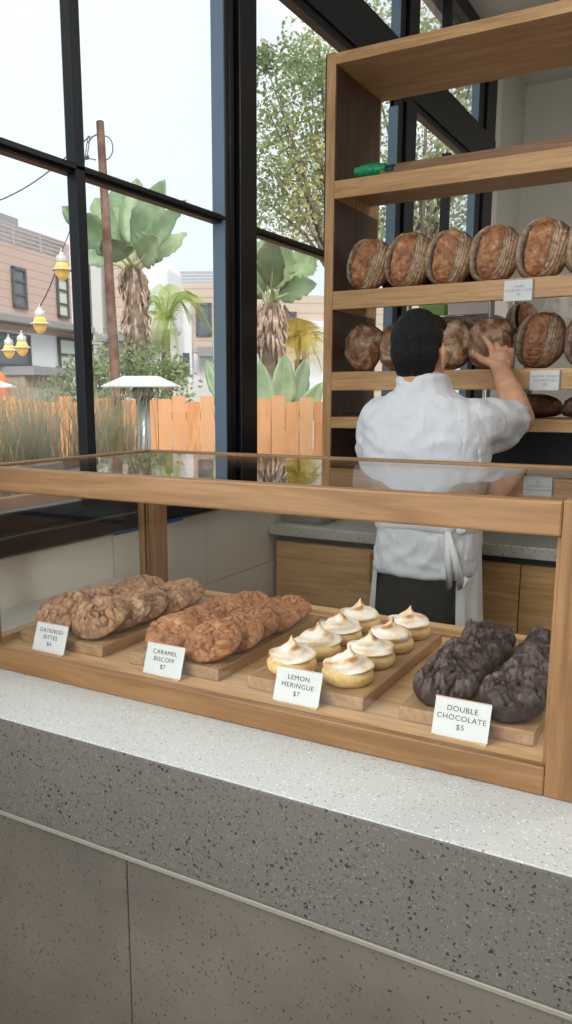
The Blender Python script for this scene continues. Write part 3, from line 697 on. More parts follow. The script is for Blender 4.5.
# crate of loaves and paper bag further right
b = MB(); b.box(-.86, -.45, 3.5, 4.0, .0, .05); b.box(-.86, -.45, 3.5, 4.0, 1.66, 1.70)
for x in (-.86, -.49):
    for y in (3.5, 3.96): b.box(x, x+.04, y, y+.04, .05, 1.66)
tag(b.build('steel_trolley', plain('trolley_steel', srgb(110, 112, 114), .35, .8), bev=.004), 'steel trolley behind the bread shelf beside the wire rack', 'trolley')
put_loaf(LD[0], -.795, 3.60, 1.70, .3, 'brown loaf on the trolley behind the bread shelf', None, .78, -.5)
b = MB(); b.loft([(1.701, -.67, 3.84, .10, .07), (1.74, -.67, 3.84, .115, .08), (1.80, -.66, 3.84, .11, .07), (1.83, -.68, 3.84, .085, .05), (1.86, -.66, 3.83, .09, .03), (1.875, -.66, 3.83, .07, .012)], 30)
o = b.build('paper_bag', plain('white_paper', srgb(214, 208, 200), .7), smooth=True)
d_ = bpy.data.textures.new('crumple', 'CLOUDS'); d_.noise_scale = .05; md = o.modifiers.new('sub', 'SUBSURF'); md.levels = md.render_levels = 2
md = o.modifiers.new('crumple', 'DISPLACE'); md.texture = d_; md.strength = .03; md.mid_level = .5
tag(o, 'crumpled white paper bag on the trolley behind the dark split loaf', 'bag')

# ------------------------------------------------------------------ the baker
def blob(b, name, m, root, vox, sm=6, disp=None):
    o = b.build(name, m, root)
    r = o.modifiers.new('fuse', 'REMESH'); r.mode = 'VOXEL'; r.voxel_size = vox; r.use_smooth_shade = True
    s = o.modifiers.new('soft', 'SMOOTH'); s.factor = .5; s.iterations = sm
    for dsc in disp or []:
        t = bpy.data.textures.new(name+'_relief', 'CLOUDS'); t.noise_scale = dsc[0]; t.noise_depth = 2
        d = o.modifiers.new('relief', 'DISPLACE'); d.texture = t; d.strength = dsc[1]; d.mid_level = .5
    return o
def skin_mat():
    m, n, bs = nodes('skin'); v = coords(n)
    lk(n, ramp(n, noise_n(n, v, 22, 4), [(.35, srgb(196, 146, 116)), (.65, srgb(214, 166, 136))]), bs.inputs['Base Color'])
    bs.inputs['Roughness'].default_value = .5; bs.inputs['Subsurface Weight'].default_value = .12
    bs.inputs['Subsurface Radius'].default_value = (.012, .005, .003); bs.inputs['Subsurface Scale'].default_value = .4; return m
SKIN = skin_mat()
def cloth(name, c1, c2, fold=.5, sc=(9, 9, 5)):
    m, n, bs = nodes(name); v = coords(n, sc)
    f = noise_n(n, v, 1.4, 3, .5, 1.5)
    lk(n, mixc(n, noise_n(n, coords(n), 600, 2), c1, c2), bs.inputs['Base Color']); bs.inputs['Roughness'].default_value = .85; bs.inputs['Specular IOR Level'].default_value = .2
    bump(n, bs, f, fold, .02); return m
JACKET = cloth('white_cotton', srgb(212, 215, 220), srgb(203, 206, 212), .55)
APRON = cloth('apron_cotton', srgb(222, 222, 222), srgb(212, 212, 214), .35, (14, 14, 3))
TROUS = cloth('black_twill', srgb(13, 16, 23), srgb(9, 11, 17), .5)
pe = thing('person', 'person in white short sleeved chef jacket and apron reaching a hand to a loaf', 'person', (-.72, 2.2, 0))
HC = Vector((-.756, 2.205, 1.566))
b = MB()
# head and face (looking to +y), neck, trunk, arms, legs
RZ = Matrix.Rotation(-.12, 4, 'Z')
def hp(x, y, z): return HC + RZ @ Vector((x, y, z))
b.ell(hp(0, -.012, .020), (.067, .083, .081), RZ, 24); b.ell(hp(0, .022, -.035), (.056, .066, .080), RZ, 20); b.ell(hp(0, .05, -.078), (.036, .034, .028), RZ)
b.capsule(hp(0, .082, .012), .009, hp(0, .102, -.022), .0125); b.ell(hp(0, .088, -.053), (.021, .010, .0075), RZ)
b.ell(hp(.028, .068, .024), (.020, .012, .009), RZ); b.ell(hp(-.028, .068, .024), (.020, .012, .009), RZ); b.ell(hp(.036, .062, -.018), (.018, .018, .016), RZ); b.ell(hp(-.036, .062, -.018), (.018, .018, .016), RZ)
for s in (-1, 1):
    b.ell(hp(s*.069, -.006, -.012), (.0085, .017, .030), RZ @ Matrix.Rotation(s*.35, 4, 'Z') @ Matrix.Rotation(.2, 4, 'X')); b.ell(hp(s*.066, .0, -.034), (.008, .010, .012), RZ)
b.capsule((-.745, 2.2, 1.44), .060, hp(0, -.018, -.05), .054)
b.loft([(.86, -.715, 2.215, .130, .095), (.98, -.715, 2.215, .128, .095), (1.10, -.72, 2.21, .122, .09), (1.25, -.725, 2.20, .145, .10), (1.33, -.73, 2.20, .135, .085), (1.385, -.735, 2.20, .10, .065), (1.43, -.742, 2.20, .058, .05)])
SHL, SHR = Vector((-.866, 2.21, 1.375)), Vector((-.598, 2.22, 1.372))
ELR, WRR = Vector((-.527, 2.425, 1.378)), Vector((-.632, 2.602, 1.527))
ELL, WRL = Vector((-.905, 2.27, 1.13)), Vector((-.845, 2.485, 1.045))
b.capsule(SHR+Vector((0, 0, -.012)), .044, ELR, .041); b.capsule(ELR, .042, ELR.lerp(WRR, .35), .042); b.capsule(ELR.lerp(WRR, .35), .042, WRR, .0265)
b.capsule(SHL+Vector((0, 0, -.012)), .044, ELL, .042); b.capsule(ELL, .042, WRL, .027)
for s, hx, fx in ((-1, -.785, -.80), (1, -.645, -.63)):
    b.capsule((hx, 2.22, .90), .072, (fx, 2.235, .50), .058); b.capsule((fx, 2.235, .50), .055, (fx, 2.215, .12), .040); b.capsule((fx, 2.20, .09), .04, (fx, 2.31, .055), .032)
# right hand: palm, four fingers and thumb closing towards the loaf
def hand(wr, fwd, up, side, curl, r=1.0, spread=1.0):
    """fwd: wrist to fingers, up: back of the hand, side: towards the little finger"""
    fwd, up, side = Vector(fwd).normalized(), Vector(up).normalized(), Vector(side).normalized()
    K = wr+fwd*.082
    for k, (o_, ln) in enumerate(((-.030, .070), (-.0095, .078), (.0105, .072), (.0285, .057))):
        base = K+side*o_*.98+up*(.003 if k in (1, 2) else 0)
        b.capsule(wr+side*o_*.45, .0165, base, .0118)
        dr = (fwd+side*o_*9*spread).normalized(); p = base
        ang = 0
        for j, seg in enumerate((.45, .31, .24)):
            ang += curl[k]*(1, .9, .6)[j]
            q = p+(dr*math.cos(ang)-up*math.sin(ang))*ln*seg
            b.capsule(p, .0100-.0010*j, q, .0093-.0010*j, 10); p = q
    b.ell(wr+fwd*.045, (.030, .030, .030)); tb = wr+fwd*.022-side*.026
    t1 = tb+(fwd*.55-side*.72-up*.25).normalized()*.040; t2 = t1+(fwd*.80-side*.38-up*.42).normalized()*.031; t3 = t2+(fwd*.85-side*.10-up*.5).normalized()*.024
    b.capsule(wr+fwd*.015-side*.012, .017, tb, .0155); b.capsule(tb, .0150, t1, .0118, 10); b.capsule(t1, .0112, t2, .0100, 10); b.capsule(t2, .0098, t3, .0082, 10)
fw = Vector((-.16, .62, .70)).normalized(); upv = Vector((.35, -.72, .70)); upv = (upv-fw*upv.dot(fw)).normalized(); sd = fw.cross(upv).normalized()
if sd.x < 0: sd = -sd
hand(WRR, fw, upv, sd, (.10, .34, .55, .7), spread=1.5)
fw2 = Vector((.12, .95, -.16)).normalized(); up2 = Vector((0, .1, 1)); up2 = (up2-fw2*up2.dot(fw2)).normalized(); sd2 = fw2.cross(up2).normalized()
hand(WRL, fw2, up2, -sd2, (.18, .2, .22, .25))
body = blob(b, 'body', SKIN, pe, .0042, 3)
for s in (-1, 1):
    e_ = MB(); e_.ell(hp(s*.029, .0725, .008), (.0105, .0085, .0055), RZ); o = e_.build('eye', plain('eye', srgb(60, 44, 36), .2), pe, smooth=True)
# hair: full cap, shorter at the nape
b = MB(); b.ell(hp(0, -.030, .034), (.0710, .071, .080), RZ, 28); b.ell(hp(0, -.040, .000), (.0685, .061, .070), RZ, 24); b.ell(hp(0, -.036, -.044), (.057, .047, .034), RZ, 20)
b.ell(hp(.002, .022, .072), (.056, .058, .032), RZ)
def hair_mat():
    m, n, bs = nodes('black_hair'); v = coords(n, (60, 60, 14)); f = noise_n(n, v, 2, 4, .7, 2)
    lk(n, ramp(n, f, [(.35, srgb(6, 6, 8)), (.65, srgb(24, 24, 29))]), bs.inputs['Base Color']); bs.inputs['Roughness'].default_value = .5; bs.inputs['Specular IOR Level'].default_value = .25; bump(n, bs, f, .9, .006); return m
blob(b, 'hair', hair_mat(), pe, .0035, 3, [(.008, .006)])
# jacket: trunk with a standing collar, short sleeves, hem over the trousers
b = MB()
b.loft([(.955, -.714, 2.205, .147, .122), (.99, -.714, 2.205, .146, .121), (1.06, -.716, 2.205, .142, .114), (1.105, -.718, 2.205, .139, .108), (1.16, -.72, 2.20, .150, .114), (1.25, -.725, 2.195, .170, .122), (1.33, -.73, 2.195, .176, .122), (1.385, -.732, 2.20, .165, .106), (1.43, -.738, 2.205, .122, .082), (1.465, -.744, 2.203, .080, .068), (1.503, -.748, 2.200, .068, .066)], 36)
b.capsule(SHR+Vector((-.03, 0, -.005)), .068, SHR, .066); b.capsule(SHR, .066, SHR.lerp(ELR, .35), .066); b.capsule(SHR.lerp(ELR, .35), .066, SHR.lerp(ELR, .70), .062)
b.capsule(SHR+Vector((-.05, -.01, -.06)), .06, SHR.lerp(ELR, .55)+Vector((0, 0, -.03)), .052)
b.capsule(SHL+Vector((.03, 0, -.005)), .068, SHL, .066); b.capsule(SHL, .066, SHL.lerp(ELL, .5), .066); b.capsule(SHL.lerp(ELL, .5), .068, SHL.lerp(ELL, .9), .066)
jk = blob(b, 'jacket', JACKET, pe, .006, 5, [(.10, .008)])
bpy.context.view_layer.update()
me = bpy.data.meshes.new_from_object(jk.evaluated_get(bpy.context.evaluated_depsgraph_get()))
jk.modifiers.clear(); jk.data = me
for v in me.vertices:                                   # folds of the cotton: gathered at the tie, pulled from the armpits
    p = v.co+Vector((-.72, 2.2, 0)); n_ = v.normal
    g = math.exp(-((p.z-1.10)/.10)**2)
    a = noise.noise(Vector((p.x*26+4*p.z, p.y*26, p.z*5)))
    q = noise.noise(Vector((p.x*7+p.z*9, p.y*7, p.z*13-p.x*8+3)))
    r = noise.noise(Vector((p.x*5-p.z*7, p.y*6+9, p.z*16+p.x*10)))
    v.co += n_*(-.010*g*abs(a)+.004*g+.010*((1-abs(q))**3-.35)+.007*((1-abs(r))**4-.25))
sm_ = jk.modifiers.new('soft', 'SMOOTH'); sm_.factor = .5; sm_.iterations = 3
for p in me.polygons: p.use_smooth = True
b = MB(); rows = []
for k in range(41):
    a = 2*PI*k/40; rows.append((a,))
ring = lambda z, rx, ry, cx=-.712, cy=2.205: [Vector((cx+rx*math.cos(2*PI*k/40), cy+ry*math.sin(2*PI*k/40), z)) for k in range(40)]
# trousers
b = MB(); b.loft([(.80, -.715, 2.215, .146, .116), (.90, -.714, 2.212, .142, .115), (1.0, -.714, 2.21, .134, .106)], 32)
for hx, fx in ((-.785, -.80), (-.645, -.630)):
    b.capsule((hx, 2.215, .85), .082, (fx, 2.235, .50), .080); b.capsule((fx, 2.235, .50), .080, (fx, 2.215, .10), .066)
blob(b, 'trousers', TROUS, pe, .008, 5, [(.09, .018)])
for fx in (-.80, -.630):
    b = MB(); b.ell((fx, 2.20, .055), (.048, .065, .052)); b.ell((fx, 2.29, .045), (.050, .085, .040)); b.box(fx-.045, fx+.045, 2.14, 2.36, .0, .022)
    blob(b, 'shoe', plain('black_leather', srgb(22, 22, 24), .4), pe, .006, 4)
# apron: skirt open at the back, waist tie with knot and tails
b = MB(); rows = []
for i in range(16):
    t = i/15; z = 1.105-.56*t; row = []
    for k in range(49):
        a = math.radians(-44+256*k/48)     # open at the back (around -90 deg)
        fl = 1+.20*t+.04*t*math.sin(k*.9)
        row.append(Vector((-.716+(.146+.012*math.sin(k*1.3)*t)*fl*math.cos(a), 2.205+.118*fl*math.sin(a), z)))
    rows.append(row)
b.grid(rows); ap = b.build('apron', APRON, pe, smooth=True); so = ap.modifiers.new('thick', 'SOLIDIFY'); so.thickness = .003; ap.modifiers.new('sub', 'SUBSURF').render_levels = 1
b = MB(); rows = []
for k in range(61):
    a = 2*PI*k/60; p = Vector((-.7175+.1475*math.copysign(abs(math.cos(a))**.9, math.cos(a)), 2.205+.117*math.copysign(abs(math.sin(a))**.9, math.sin(a)), 1.098+.006*math.sin(a*3)))
    o_ = Vector((math.cos(a), math.sin(a), 0))*.004
    rows.append([p+Vector((0, 0, .016)), p+o_+Vector((0, 0, .014)), p+o_*1.2+Vector((0, 0, .002)), p+o_-Vector((0, 0, .012)), p-Vector((0, 0, .016))])
b.grid(rows)
K = Vector((-.628, 2.108, 1.098)); b.ell(K, (.020, .014, .017)); b.ell(K+Vector((-.026, .006, .004)), (.022, .010, .012)); b.ell(K+Vector((.024, .012, -.006)), (.02, .010, .012))
for dx_, ln in ((.006, .09), (.022, .13)):
    b.tube([K+Vector((0, -.008, -.01)), K+Vector((dx_*1.2, -.018, -.08)), K+Vector((dx_*2.0, -.012, -.16)), K+Vector((dx_*2.6, -.008, -ln))], [.008, .010, .010, .008], 8)
ti = b.build('apron_tie', APRON, pe, smooth=True)

# ------------------------------------------------------------------ outside
b = MB(); b.box(-70, -1.6, -30, 70, -.12, -.02); struct(b.build('ground', plain('paved_yard', srgb(150, 146, 138), .85)))
def leafmat(name, c1, c2, c3, sc=6, rough=.5, thin=0):
    m, n, bs = nodes(name); v = coords(n)
    c_ = ramp(n, noise_n(n, v, sc, 3, .6), [(.35, c1), (.5, c2), (.68, c3)]); lk(n, c_, bs.inputs['Base Color']); bs.inputs['Roughness'].default_value = rough
    if thin:                                            # thin leaves let daylight through
        tr_ = n.nodes.new('ShaderNodeBsdfTranslucent'); mx = n.nodes.new('ShaderNodeMixShader'); mx.inputs[0].default_value = thin; out = n.nodes['Material Output']
        lk(n, c_, tr_.inputs[0]); lk(n, bs.outputs[0], mx.inputs[1]); lk(n, tr_.outputs[0], mx.inputs[2]); lk(n, mx.outputs[0], out.inputs[0])
    return m
BARK = leafmat('grey_brown_bark', srgb(88, 76, 66), srgb(124, 108, 94), srgb(150, 134, 118), 8, .9)
# cedar fence: dog-eared boards, rails, posts
F0, F1 = Vector((-9.2, 4.05, 0)), Vector((-1.7, 8.42, 0))
fd = (F1-F0).normalized(); fn = Vector((fd.y, -fd.x, 0)); L = (F1-F0).length
FM = Matrix(((fd.x, fn.x, 0, F0.x), (fd.y, fn.y, 0, F0.y), (0, 0, 1, 0), (0, 0, 0, 1)))
def cedar():
    m, n, bs = nodes('cedar_boards'); t = n.nodes.new('ShaderNodeTexCoord'); mp = n.nodes.new('ShaderNodeMapping'); mp.inputs['Scale'].default_value = (1, 1, 1)
    a = n.nodes.new('ShaderNodeVertexColor'); a.layer_name = 'mask'; s = n.nodes.new('ShaderNodeSeparateColor'); lk(n, a.outputs[0], s.inputs[0])
    v = coords(n, (14, 14, 1.6), False)
    c_ = ramp(n, noise_n(n, v, 1.5, 5, .6, .6), [(.3, srgb(204, 132, 82)), (.5, srgb(224, 156, 102)), (.7, srgb(234, 178, 128))])
    c_ = mixc(n, s.outputs[0], c_, srgb(232, 184, 140)); c_ = mixc(n, s.outputs[1], c_, srgb(222, 146, 88))
    lk(n, c_, bs.inputs['Base Color']); bs.inputs['Roughness'].default_value = .8; return m
CEDAR = cedar()
fe = thing('wooden_fence', 'orange cedar board fence with dog eared tops across the yard', 'fence', F0.lerp(F1, .5))
b = MB(); cols = []; rnd = random.Random(4); x = 0
while x < L-.14:
    wd = .138; top = 1.415+rnd.choice((-.03, -.012, 0, .012, .03)); y = rnd.uniform(-.004, .004)
    n0 = len(b.bm.verts)
    pr = [(x+.002, -.02), (x+wd-.002, -.02), (x+wd-.002, top-.010), (x+wd-.012, top), (x+.012, top), (x+.002, top-.010)]
    f_ = [b.bm.verts.new(FM @ Vector((px, y+.0, pz))) for px, pz in pr]; k_ = [b.bm.verts.new(FM @ Vector((px, y-.02, pz))) for px, pz in pr]
    b.bm.faces.new(f_); b.bm.faces.new(k_[::-1])
    for i in range(6): b.bm.faces.new((f_[i], f_[(i+1) % 6], k_[(i+1) % 6], k_[i]))
    r1, r2 = rnd.random()**2*.8, rnd.random()**2*.7
    cols += [(r1, r2, 0)]*12; x += wd+.003
o = b.build('plank_panel', CEDAR, fe); attr(o.data, 'mask', cols)
b = MB()
for z in (.25, .75, 1.2): b.box(0, L, -.07, -.022, z, z+.09, FM)
b.build('rail', CEDAR, fe)
for i in range(4):
    b = MB(); b.box(.3+2.3*i, .39+2.3*i, -.16, -.071, -.02, 1.36, FM); b.build('post', CEDAR, fe)
# planter trough right outside the window with clumps of tall grass
b = MB(); b.box(-2.24, -2.20, .6, 3.35, -.02, 1.092); b.box(-3.1, -3.06, .6, 3.35, -.02, 1.09); b.box(-3.06, -2.24, .6, .64, -.02, 1.09); b.box(-3.06, -2.24, 3.31, 3.35, -.02, 1.09)
b.box(-3.06, -2.24, .64, 3.31, -.02, 1.03)
tag(b.build('planter_trough', plain('weathered_red_cedar', srgb(186, 132, 100), .8), bev=.004), 'long weathered wooden planter box outside below the window', 'planter')
gm = [leafmat('grass_%d' % k, *c_, 3, .6, .5) for k, c_ in enumerate([(srgb(170, 178, 154), srgb(196, 200, 174), srgb(218, 216, 190)), (srgb(204, 184, 146), srgb(226, 206, 168), srgb(234, 218, 186)), (srgb(156, 172, 156), srgb(182, 194, 176), srgb(204, 210, 192))])]
spots = [(-2.62, 1.78), (-2.55, 2.12), (-2.72, 2.30), (-2.58, 2.52), (-2.80, 2.72), (-2.58, 2.90), (-2.66, 3.16)]
gl = ['clump of tall arching grass at the near end of the planter', 'second clump of tall grass from the near end of the planter', 'clump of tall tan tipped grass behind the second clump', 'middle clump of tall grass in the planter', 'clump of tall grass in the planter behind the middle clump', 'clump of tall grass before the dark window mullion', 'clump of arching grass at the far end of the planter']
for i, ((x, y), lab) in enumerate(zip(spots, gl)):
    rnd = random.Random(70+i); t = thing('ornamental_grass', lab, 'grass clump', (x, y, 1.03), 'tall grasses in the planter')
    for q in range(3):
        b = MB()
        for k in range(95):
            a = rnd.uniform(0, 2*PI); ln = rnd.uniform(.26, .54)*(1.0 if q != 1 else 1.05); le = rnd.uniform(.08, .75); bx_, by_ = x+rnd.gauss(0, .06), y+rnd.gauss(0, .07)
            wd = rnd.uniform(.0022, .0042); side = Vector((-math.sin(a), math.cos(a), 0)); rows = []
            for j in range(6):
                u = j/5; h = ln*u*(1-.18*le*u); d = ln*le*u*u*.8; p = Vector((bx_+d*math.cos(a), by_+d*math.sin(a), 1.031+h)); ww = wd*(1-u*.85)
                rows.append([p-side*ww, p+Vector((0, 0, -ww*.5)), p+side*ww])
            b.grid(rows)
        o = b.build('blades', gm[q], t); o['kind'] = 'stuff'
        if q == 1: o['label'] = 'dry tan grass blades'
# patio heater
hp_ = at(143, 405, 6.5); hx, hy = hp_.x, hp_.y
ht = thing('patio_heater', 'patio heater with a wide pale square hood on a steel column before the fence', 'heater', (hx, hy, -.02))
b = MB(); rot = Matrix.Translation((hx, hy, 0)) @ Matrix.Rotation(.55, 4, 'Z')
s2 = .285
def sq(s, z): return [rot @ Vector((sx_*s, sy_*s, z)) for sx_, sy_ in ((-1, -1), (1, -1), (1, 1), (-1, 1))]
vs = b.grid([sq(s2-.01, 1.512), sq(s2, 1.516), sq(s2, 1.524), sq(.15, 1.592), sq(.13, 1.600)], cu=True); b.cap(vs[0], True); b.cap(vs[-1])
b.build('hood', plain('pale_green_white_metal', srgb(226, 238, 232), .5), ht)
b = MB(); b.lathe([(.06, 1.42), (.085, 1.43), (.09, 1.48), (.08, 1.510)], 18, None, (hx, hy, 0)); b.build('burner', plain('burner_metal', srgb(120, 112, 104), .5, .6), ht, smooth=True)
b = MB(); b.lathe([(.055, .55), (.056, 1.42)], 18, None, (hx, hy, 0)); b.build('column', plain('brushed_steel', srgb(170, 178, 180), .4, .7), ht, smooth=True)
b = MB(); b.lathe([(.21, -.019), (.21, .03), (.17, .06), (.16, .50), (.10, .55)], 24, None, (hx, hy, 0)); b.build('gas_housing', plain('housing_steel', srgb(150, 156, 158), .4, .7), ht, smooth=True)
# timber pole with its ring and cables
pt, pb = at(100, 122, 7.0), at(119, 440, 7.0); d = (pb-pt).normalized(); pg = pb+d*((-.02-pb.z)/d.z)
po = thing('utility_pole', 'slender brown timber pole carrying cables before the fence', 'pole', pg)
b = MB(); b.tube([pg, pt], [.052, .034], 12); b.build('pole_shaft', leafmat('pole_timber', srgb(86, 62, 54), srgb(112, 82, 72), srgb(134, 104, 92), 7, .8), po)
b = MB(); c0 = at(101, 148, 7.0); r_ = .105
b.tube([c0+RGT*.03+RGT*r_*.7*math.sin(a)+UPV*r_*math.cos(a) for a in [PI*k/14 for k in range(15)]], .005, 6)
b.tube([at(100, 133, 7.0), at(92, 137, 7.0), at(88, 143, 7.0)], .006, 6); b.tube([at(90, 136, 7.0), at(87, 158, 7.0), at(96, 160, 7.0)], .005, 6); b.tube([at(89, 157, 7.0), at(85, 158, 7.0)], .018, 8)
b.build('bracket', plain('dark_bracket', srgb(84, 84, 88), .6), po)
b = MB(); p0, p1 = at(90, 136, 7.0), at(-60, 212, 7.6)
b.tube([p0.lerp(p1, k/16)-Vector((0, 0, .16*math.sin(PI*k/16))) for k in range(17)], .006, 6)
tag(b.build('overhead_cable', plain('cable_grey', srgb(104, 106, 112), .6)), 'thin grey overhead cable running left from the timber pole', 'cable')
# string of patio lamps
lamps = [(62, 268, 5.2, 1.0), (40, 322, 5.4, .92), (22, 346, 6.2, .82), (9, 349, 6.6, .76)]
b = MB()
def sag(p, q, s, n=10): return [p.lerp(q, k/n)-Vector((0, 0, s*math.sin(PI*k/n))) for k in range(n+1)]
T = [at(u, v-17*s, D) for u, v, D, s in lamps]
b.tube(sag(at(88, 136, 6.9), T[0], .12), .004, 6); b.tube(sag(T[0], T[1], .03), .004, 6); b.tube(sag(T[1], T[2], .03), .004, 6); b.tube(sag(T[2], T[3], .02), .004, 6); b.tube(sag(T[3], at(-50, 345, 7), .03), .004, 6)
tag(b.build('lamp_cable', plain('black_cable', srgb(70, 72, 76), .6)), 'dark cable from which the amber patio lamps hang', 'cable')
AMB = bpy.data.materials.new('amber_glass'); AMB.use_nodes = True; n = AMB.node_tree; bs = n.nodes['Principled BSDF']
bs.inputs['Base Color'].default_value = (*srgb(232, 190, 108), 1); bs.inputs['Roughness'].default_value = .25; bs.inputs['Emission Color'].default_value = (*srgb(255, 200, 110), 1); bs.inputs['Emission Strength'].default_value = .25
CAPM = plain('lamp_cap', srgb(206, 206, 204), .45)
ll = ['highest and largest amber patio lamp hanging beside the dark window mullion', 'amber patio lamp hanging second from the top of the string', 'amber patio lamp hanging third along the string', 'small amber patio lamp at the far left of the string']
for (u, v, D, s), lab in zip(lamps, ll):
    p = at(u, v, D); t = thing('patio_lamp', lab, 'lamp', p, 'amber lamps on the string')
    b = MB(); b.lathe([(.012, .098), (.016, .082), (.034, .072), (.036, .040), (.034, .034), (.012, .034)], 18, None, p); b.tube([p+Vector((0, 0, .095)), p+Vector((0, 0, .118))], .006, 6); b.build('cap', CAPM, t, smooth=True)
    b = MB(); b.lathe([(.033, .0345), (.044, .012), (.046, -.004), (.034, -.008)], 18, None, p); b.build('glass_jar', AMB, t, smooth=True)
    b = MB(); b.lathe([(.050, .000), (.067, -.012), (.068, -.016), (.050, -.009)], 20, None, p); b.build('flared_rim', plain('rim_metal', srgb(214, 200, 168), .4), t, smooth=True)
    b = MB(); b.lathe([(.046, -.012), (.045, -.030), (.035, -.052), (.020, -.070), (.006, -.076)], 18, None, p); b.build('globe', AMB, t, smooth=True)

# giant bird of paradise palms -------------------------------------------------------------
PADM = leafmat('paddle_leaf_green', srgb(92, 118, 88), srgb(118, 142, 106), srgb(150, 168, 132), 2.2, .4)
STALK = leafmat('leaf_stalk', srgb(150, 160, 112), srgb(182, 184, 140), srgb(204, 200, 160), 5)
THATCH = leafmat('dry_thatch', srgb(140, 114, 100), srgb(176, 150, 134), srgb(204, 184, 168), 6, .9)
def paddle(root, base, mid, tip, wd, face, m=PADM):
    base, mid, tip = Vector(base), Vector(mid), Vector(tip); mid = mid.lerp(base, .30); ax = (tip-mid).normalized()
    sd = ax.cross(face).normalized(); nr = sd.cross(ax).normalized(); rows = []; N = 14; Ln = (tip-mid).length
    rnd = random.Random(int(abs(mid.x*971+tip.z*313)*10))
    for i in range(N+1):
        u = i/N; prof = (math.sin(PI*min(1, u**.85*.985+.012)))**.75*wd*.40*(1 if rnd.random() > .22 or i < 3 else .72); c_ = mid+ax*Ln*u-Vector((0, 0, .10*Ln*u*u))+nr*.04*Ln*u
        j = 1+.09*rnd.uniform(-1, 1)
        rows.append([c_+sd*prof*f*j+nr*(abs(f)*prof*.28) for f in (-1, -.6, -.25, 0, .25, .6, 1)])
    b = MB(); b.grid(rows); lf = b.build('leaf', m, root, smooth=True); lf.modifiers.new('thick', 'SOLIDIFY').thickness = .006
    b = MB(); b.tube([base, base.lerp(mid, .5)+Vector((0, 0, .02)), mid, mid+ax*Ln*.5-Vector((0, 0, .03*Ln)), mid+ax*Ln*.92-Vector((0, 0, .085*Ln))], [.035, .028, .02, .012, .004], 7); b.build('leaf_stalk', STALK, lf, smooth=True)
def bop(name, lab, D, foot, crown, leaves, trunk_r, seed):
    rnd = random.Random(seed); c_, f_ = at(*crown, D), at(*foot, D); g = Vector((f_.x+.1, f_.y, -.02))
    t = thing(name, lab, 'tree', g)
    b = MB(); pts = [g, f_, f_.lerp(c_, .5), c_]; b.tube(pts, [trunk_r*.9, trunk_r*.9, trunk_r*1.2, trunk_r*1.1], 12); b.build('trunk', BARK, t, smooth=True)
    b = MB()
    for k in range(90):
        u = rnd.uniform(.15, 1.05); p = f_.lerp(c_, u); a = rnd.uniform(0, 2*PI); r = trunk_r*rnd.uniform(1.0, 1.5)
        o_ = Vector((math.cos(a), math.sin(a), 0)); ln = rnd.uniform(.14, .30)
        b.tube([p+o_*r, p+o_*(r+.05)-Vector((0, 0, ln*.45)), p+o_*(r+rnd.uniform(0, .05))-Vector((0, 0, ln))], [.014, .019, .005], 5)
    b.build('dry_thatch', THATCH, t, smooth=True)
    for (mu, mv, tu, tv, w_, dd, m) in leaves:
        mid, tip = at(mu, mv, D+dd), at(tu, tv, D+dd*2.0)
        paddle(t, c_+Vector((rnd.uniform(-.08, .08), rnd.uniform(-.08, .08), 0)), mid, tip, w_, -FWD+RGT*rnd.uniform(-.4, .4)+Vector((0, 0, rnd.uniform(-.1, .2))), m)
    return t
P2 = leafmat('pale_paddle_leaf', srgb(114, 138, 98), srgb(140, 160, 118), srgb(168, 184, 146), 2.2, .4)  # paler green for some of the paddle leaves
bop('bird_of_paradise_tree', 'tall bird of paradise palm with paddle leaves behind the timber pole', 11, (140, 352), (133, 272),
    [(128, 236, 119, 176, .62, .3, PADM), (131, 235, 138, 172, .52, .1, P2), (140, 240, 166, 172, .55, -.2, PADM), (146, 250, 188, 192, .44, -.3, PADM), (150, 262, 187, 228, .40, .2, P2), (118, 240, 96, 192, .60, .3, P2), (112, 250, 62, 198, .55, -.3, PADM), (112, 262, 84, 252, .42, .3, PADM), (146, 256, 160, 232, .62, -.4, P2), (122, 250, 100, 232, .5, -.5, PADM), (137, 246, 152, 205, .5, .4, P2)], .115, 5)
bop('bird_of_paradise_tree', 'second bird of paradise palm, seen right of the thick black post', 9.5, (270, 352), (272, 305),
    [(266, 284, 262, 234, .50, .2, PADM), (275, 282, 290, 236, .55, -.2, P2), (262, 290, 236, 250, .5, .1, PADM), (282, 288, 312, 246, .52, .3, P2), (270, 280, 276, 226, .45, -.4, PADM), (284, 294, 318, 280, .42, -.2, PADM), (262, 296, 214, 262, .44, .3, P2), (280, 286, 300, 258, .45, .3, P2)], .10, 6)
lp = thing('bird_of_paradise_shrub', 'low clump of broad paddle leaves just behind the fence right of the black post', 'shrub', at(272, 404, 9.0)+Vector((0, 0, -1.35)))
for (mu, mv, tu, tv, w_, dd, m) in [(262, 402, 259, 352, .34, 0, PADM), (282, 404, 284, 346, .40, .1, P2), (292, 405, 306, 350, .32, .2, PADM), (252, 402, 246, 358, .3, .2, P2), (300, 408, 322, 376, .30, .1, P2), (222, 404, 206, 352, .36, .3, PADM), (226, 404, 214, 318, .36, .4, P2), (246, 404, 236, 330, .32, .5, PADM)]:
    paddle(lp, at(272, 440, 9.0)+Vector((0, 0, -.6)), at(mu, mv, 9.0+dd), at(tu, tv, 9.0+dd), w_, -FWD+RGT*.2, m)

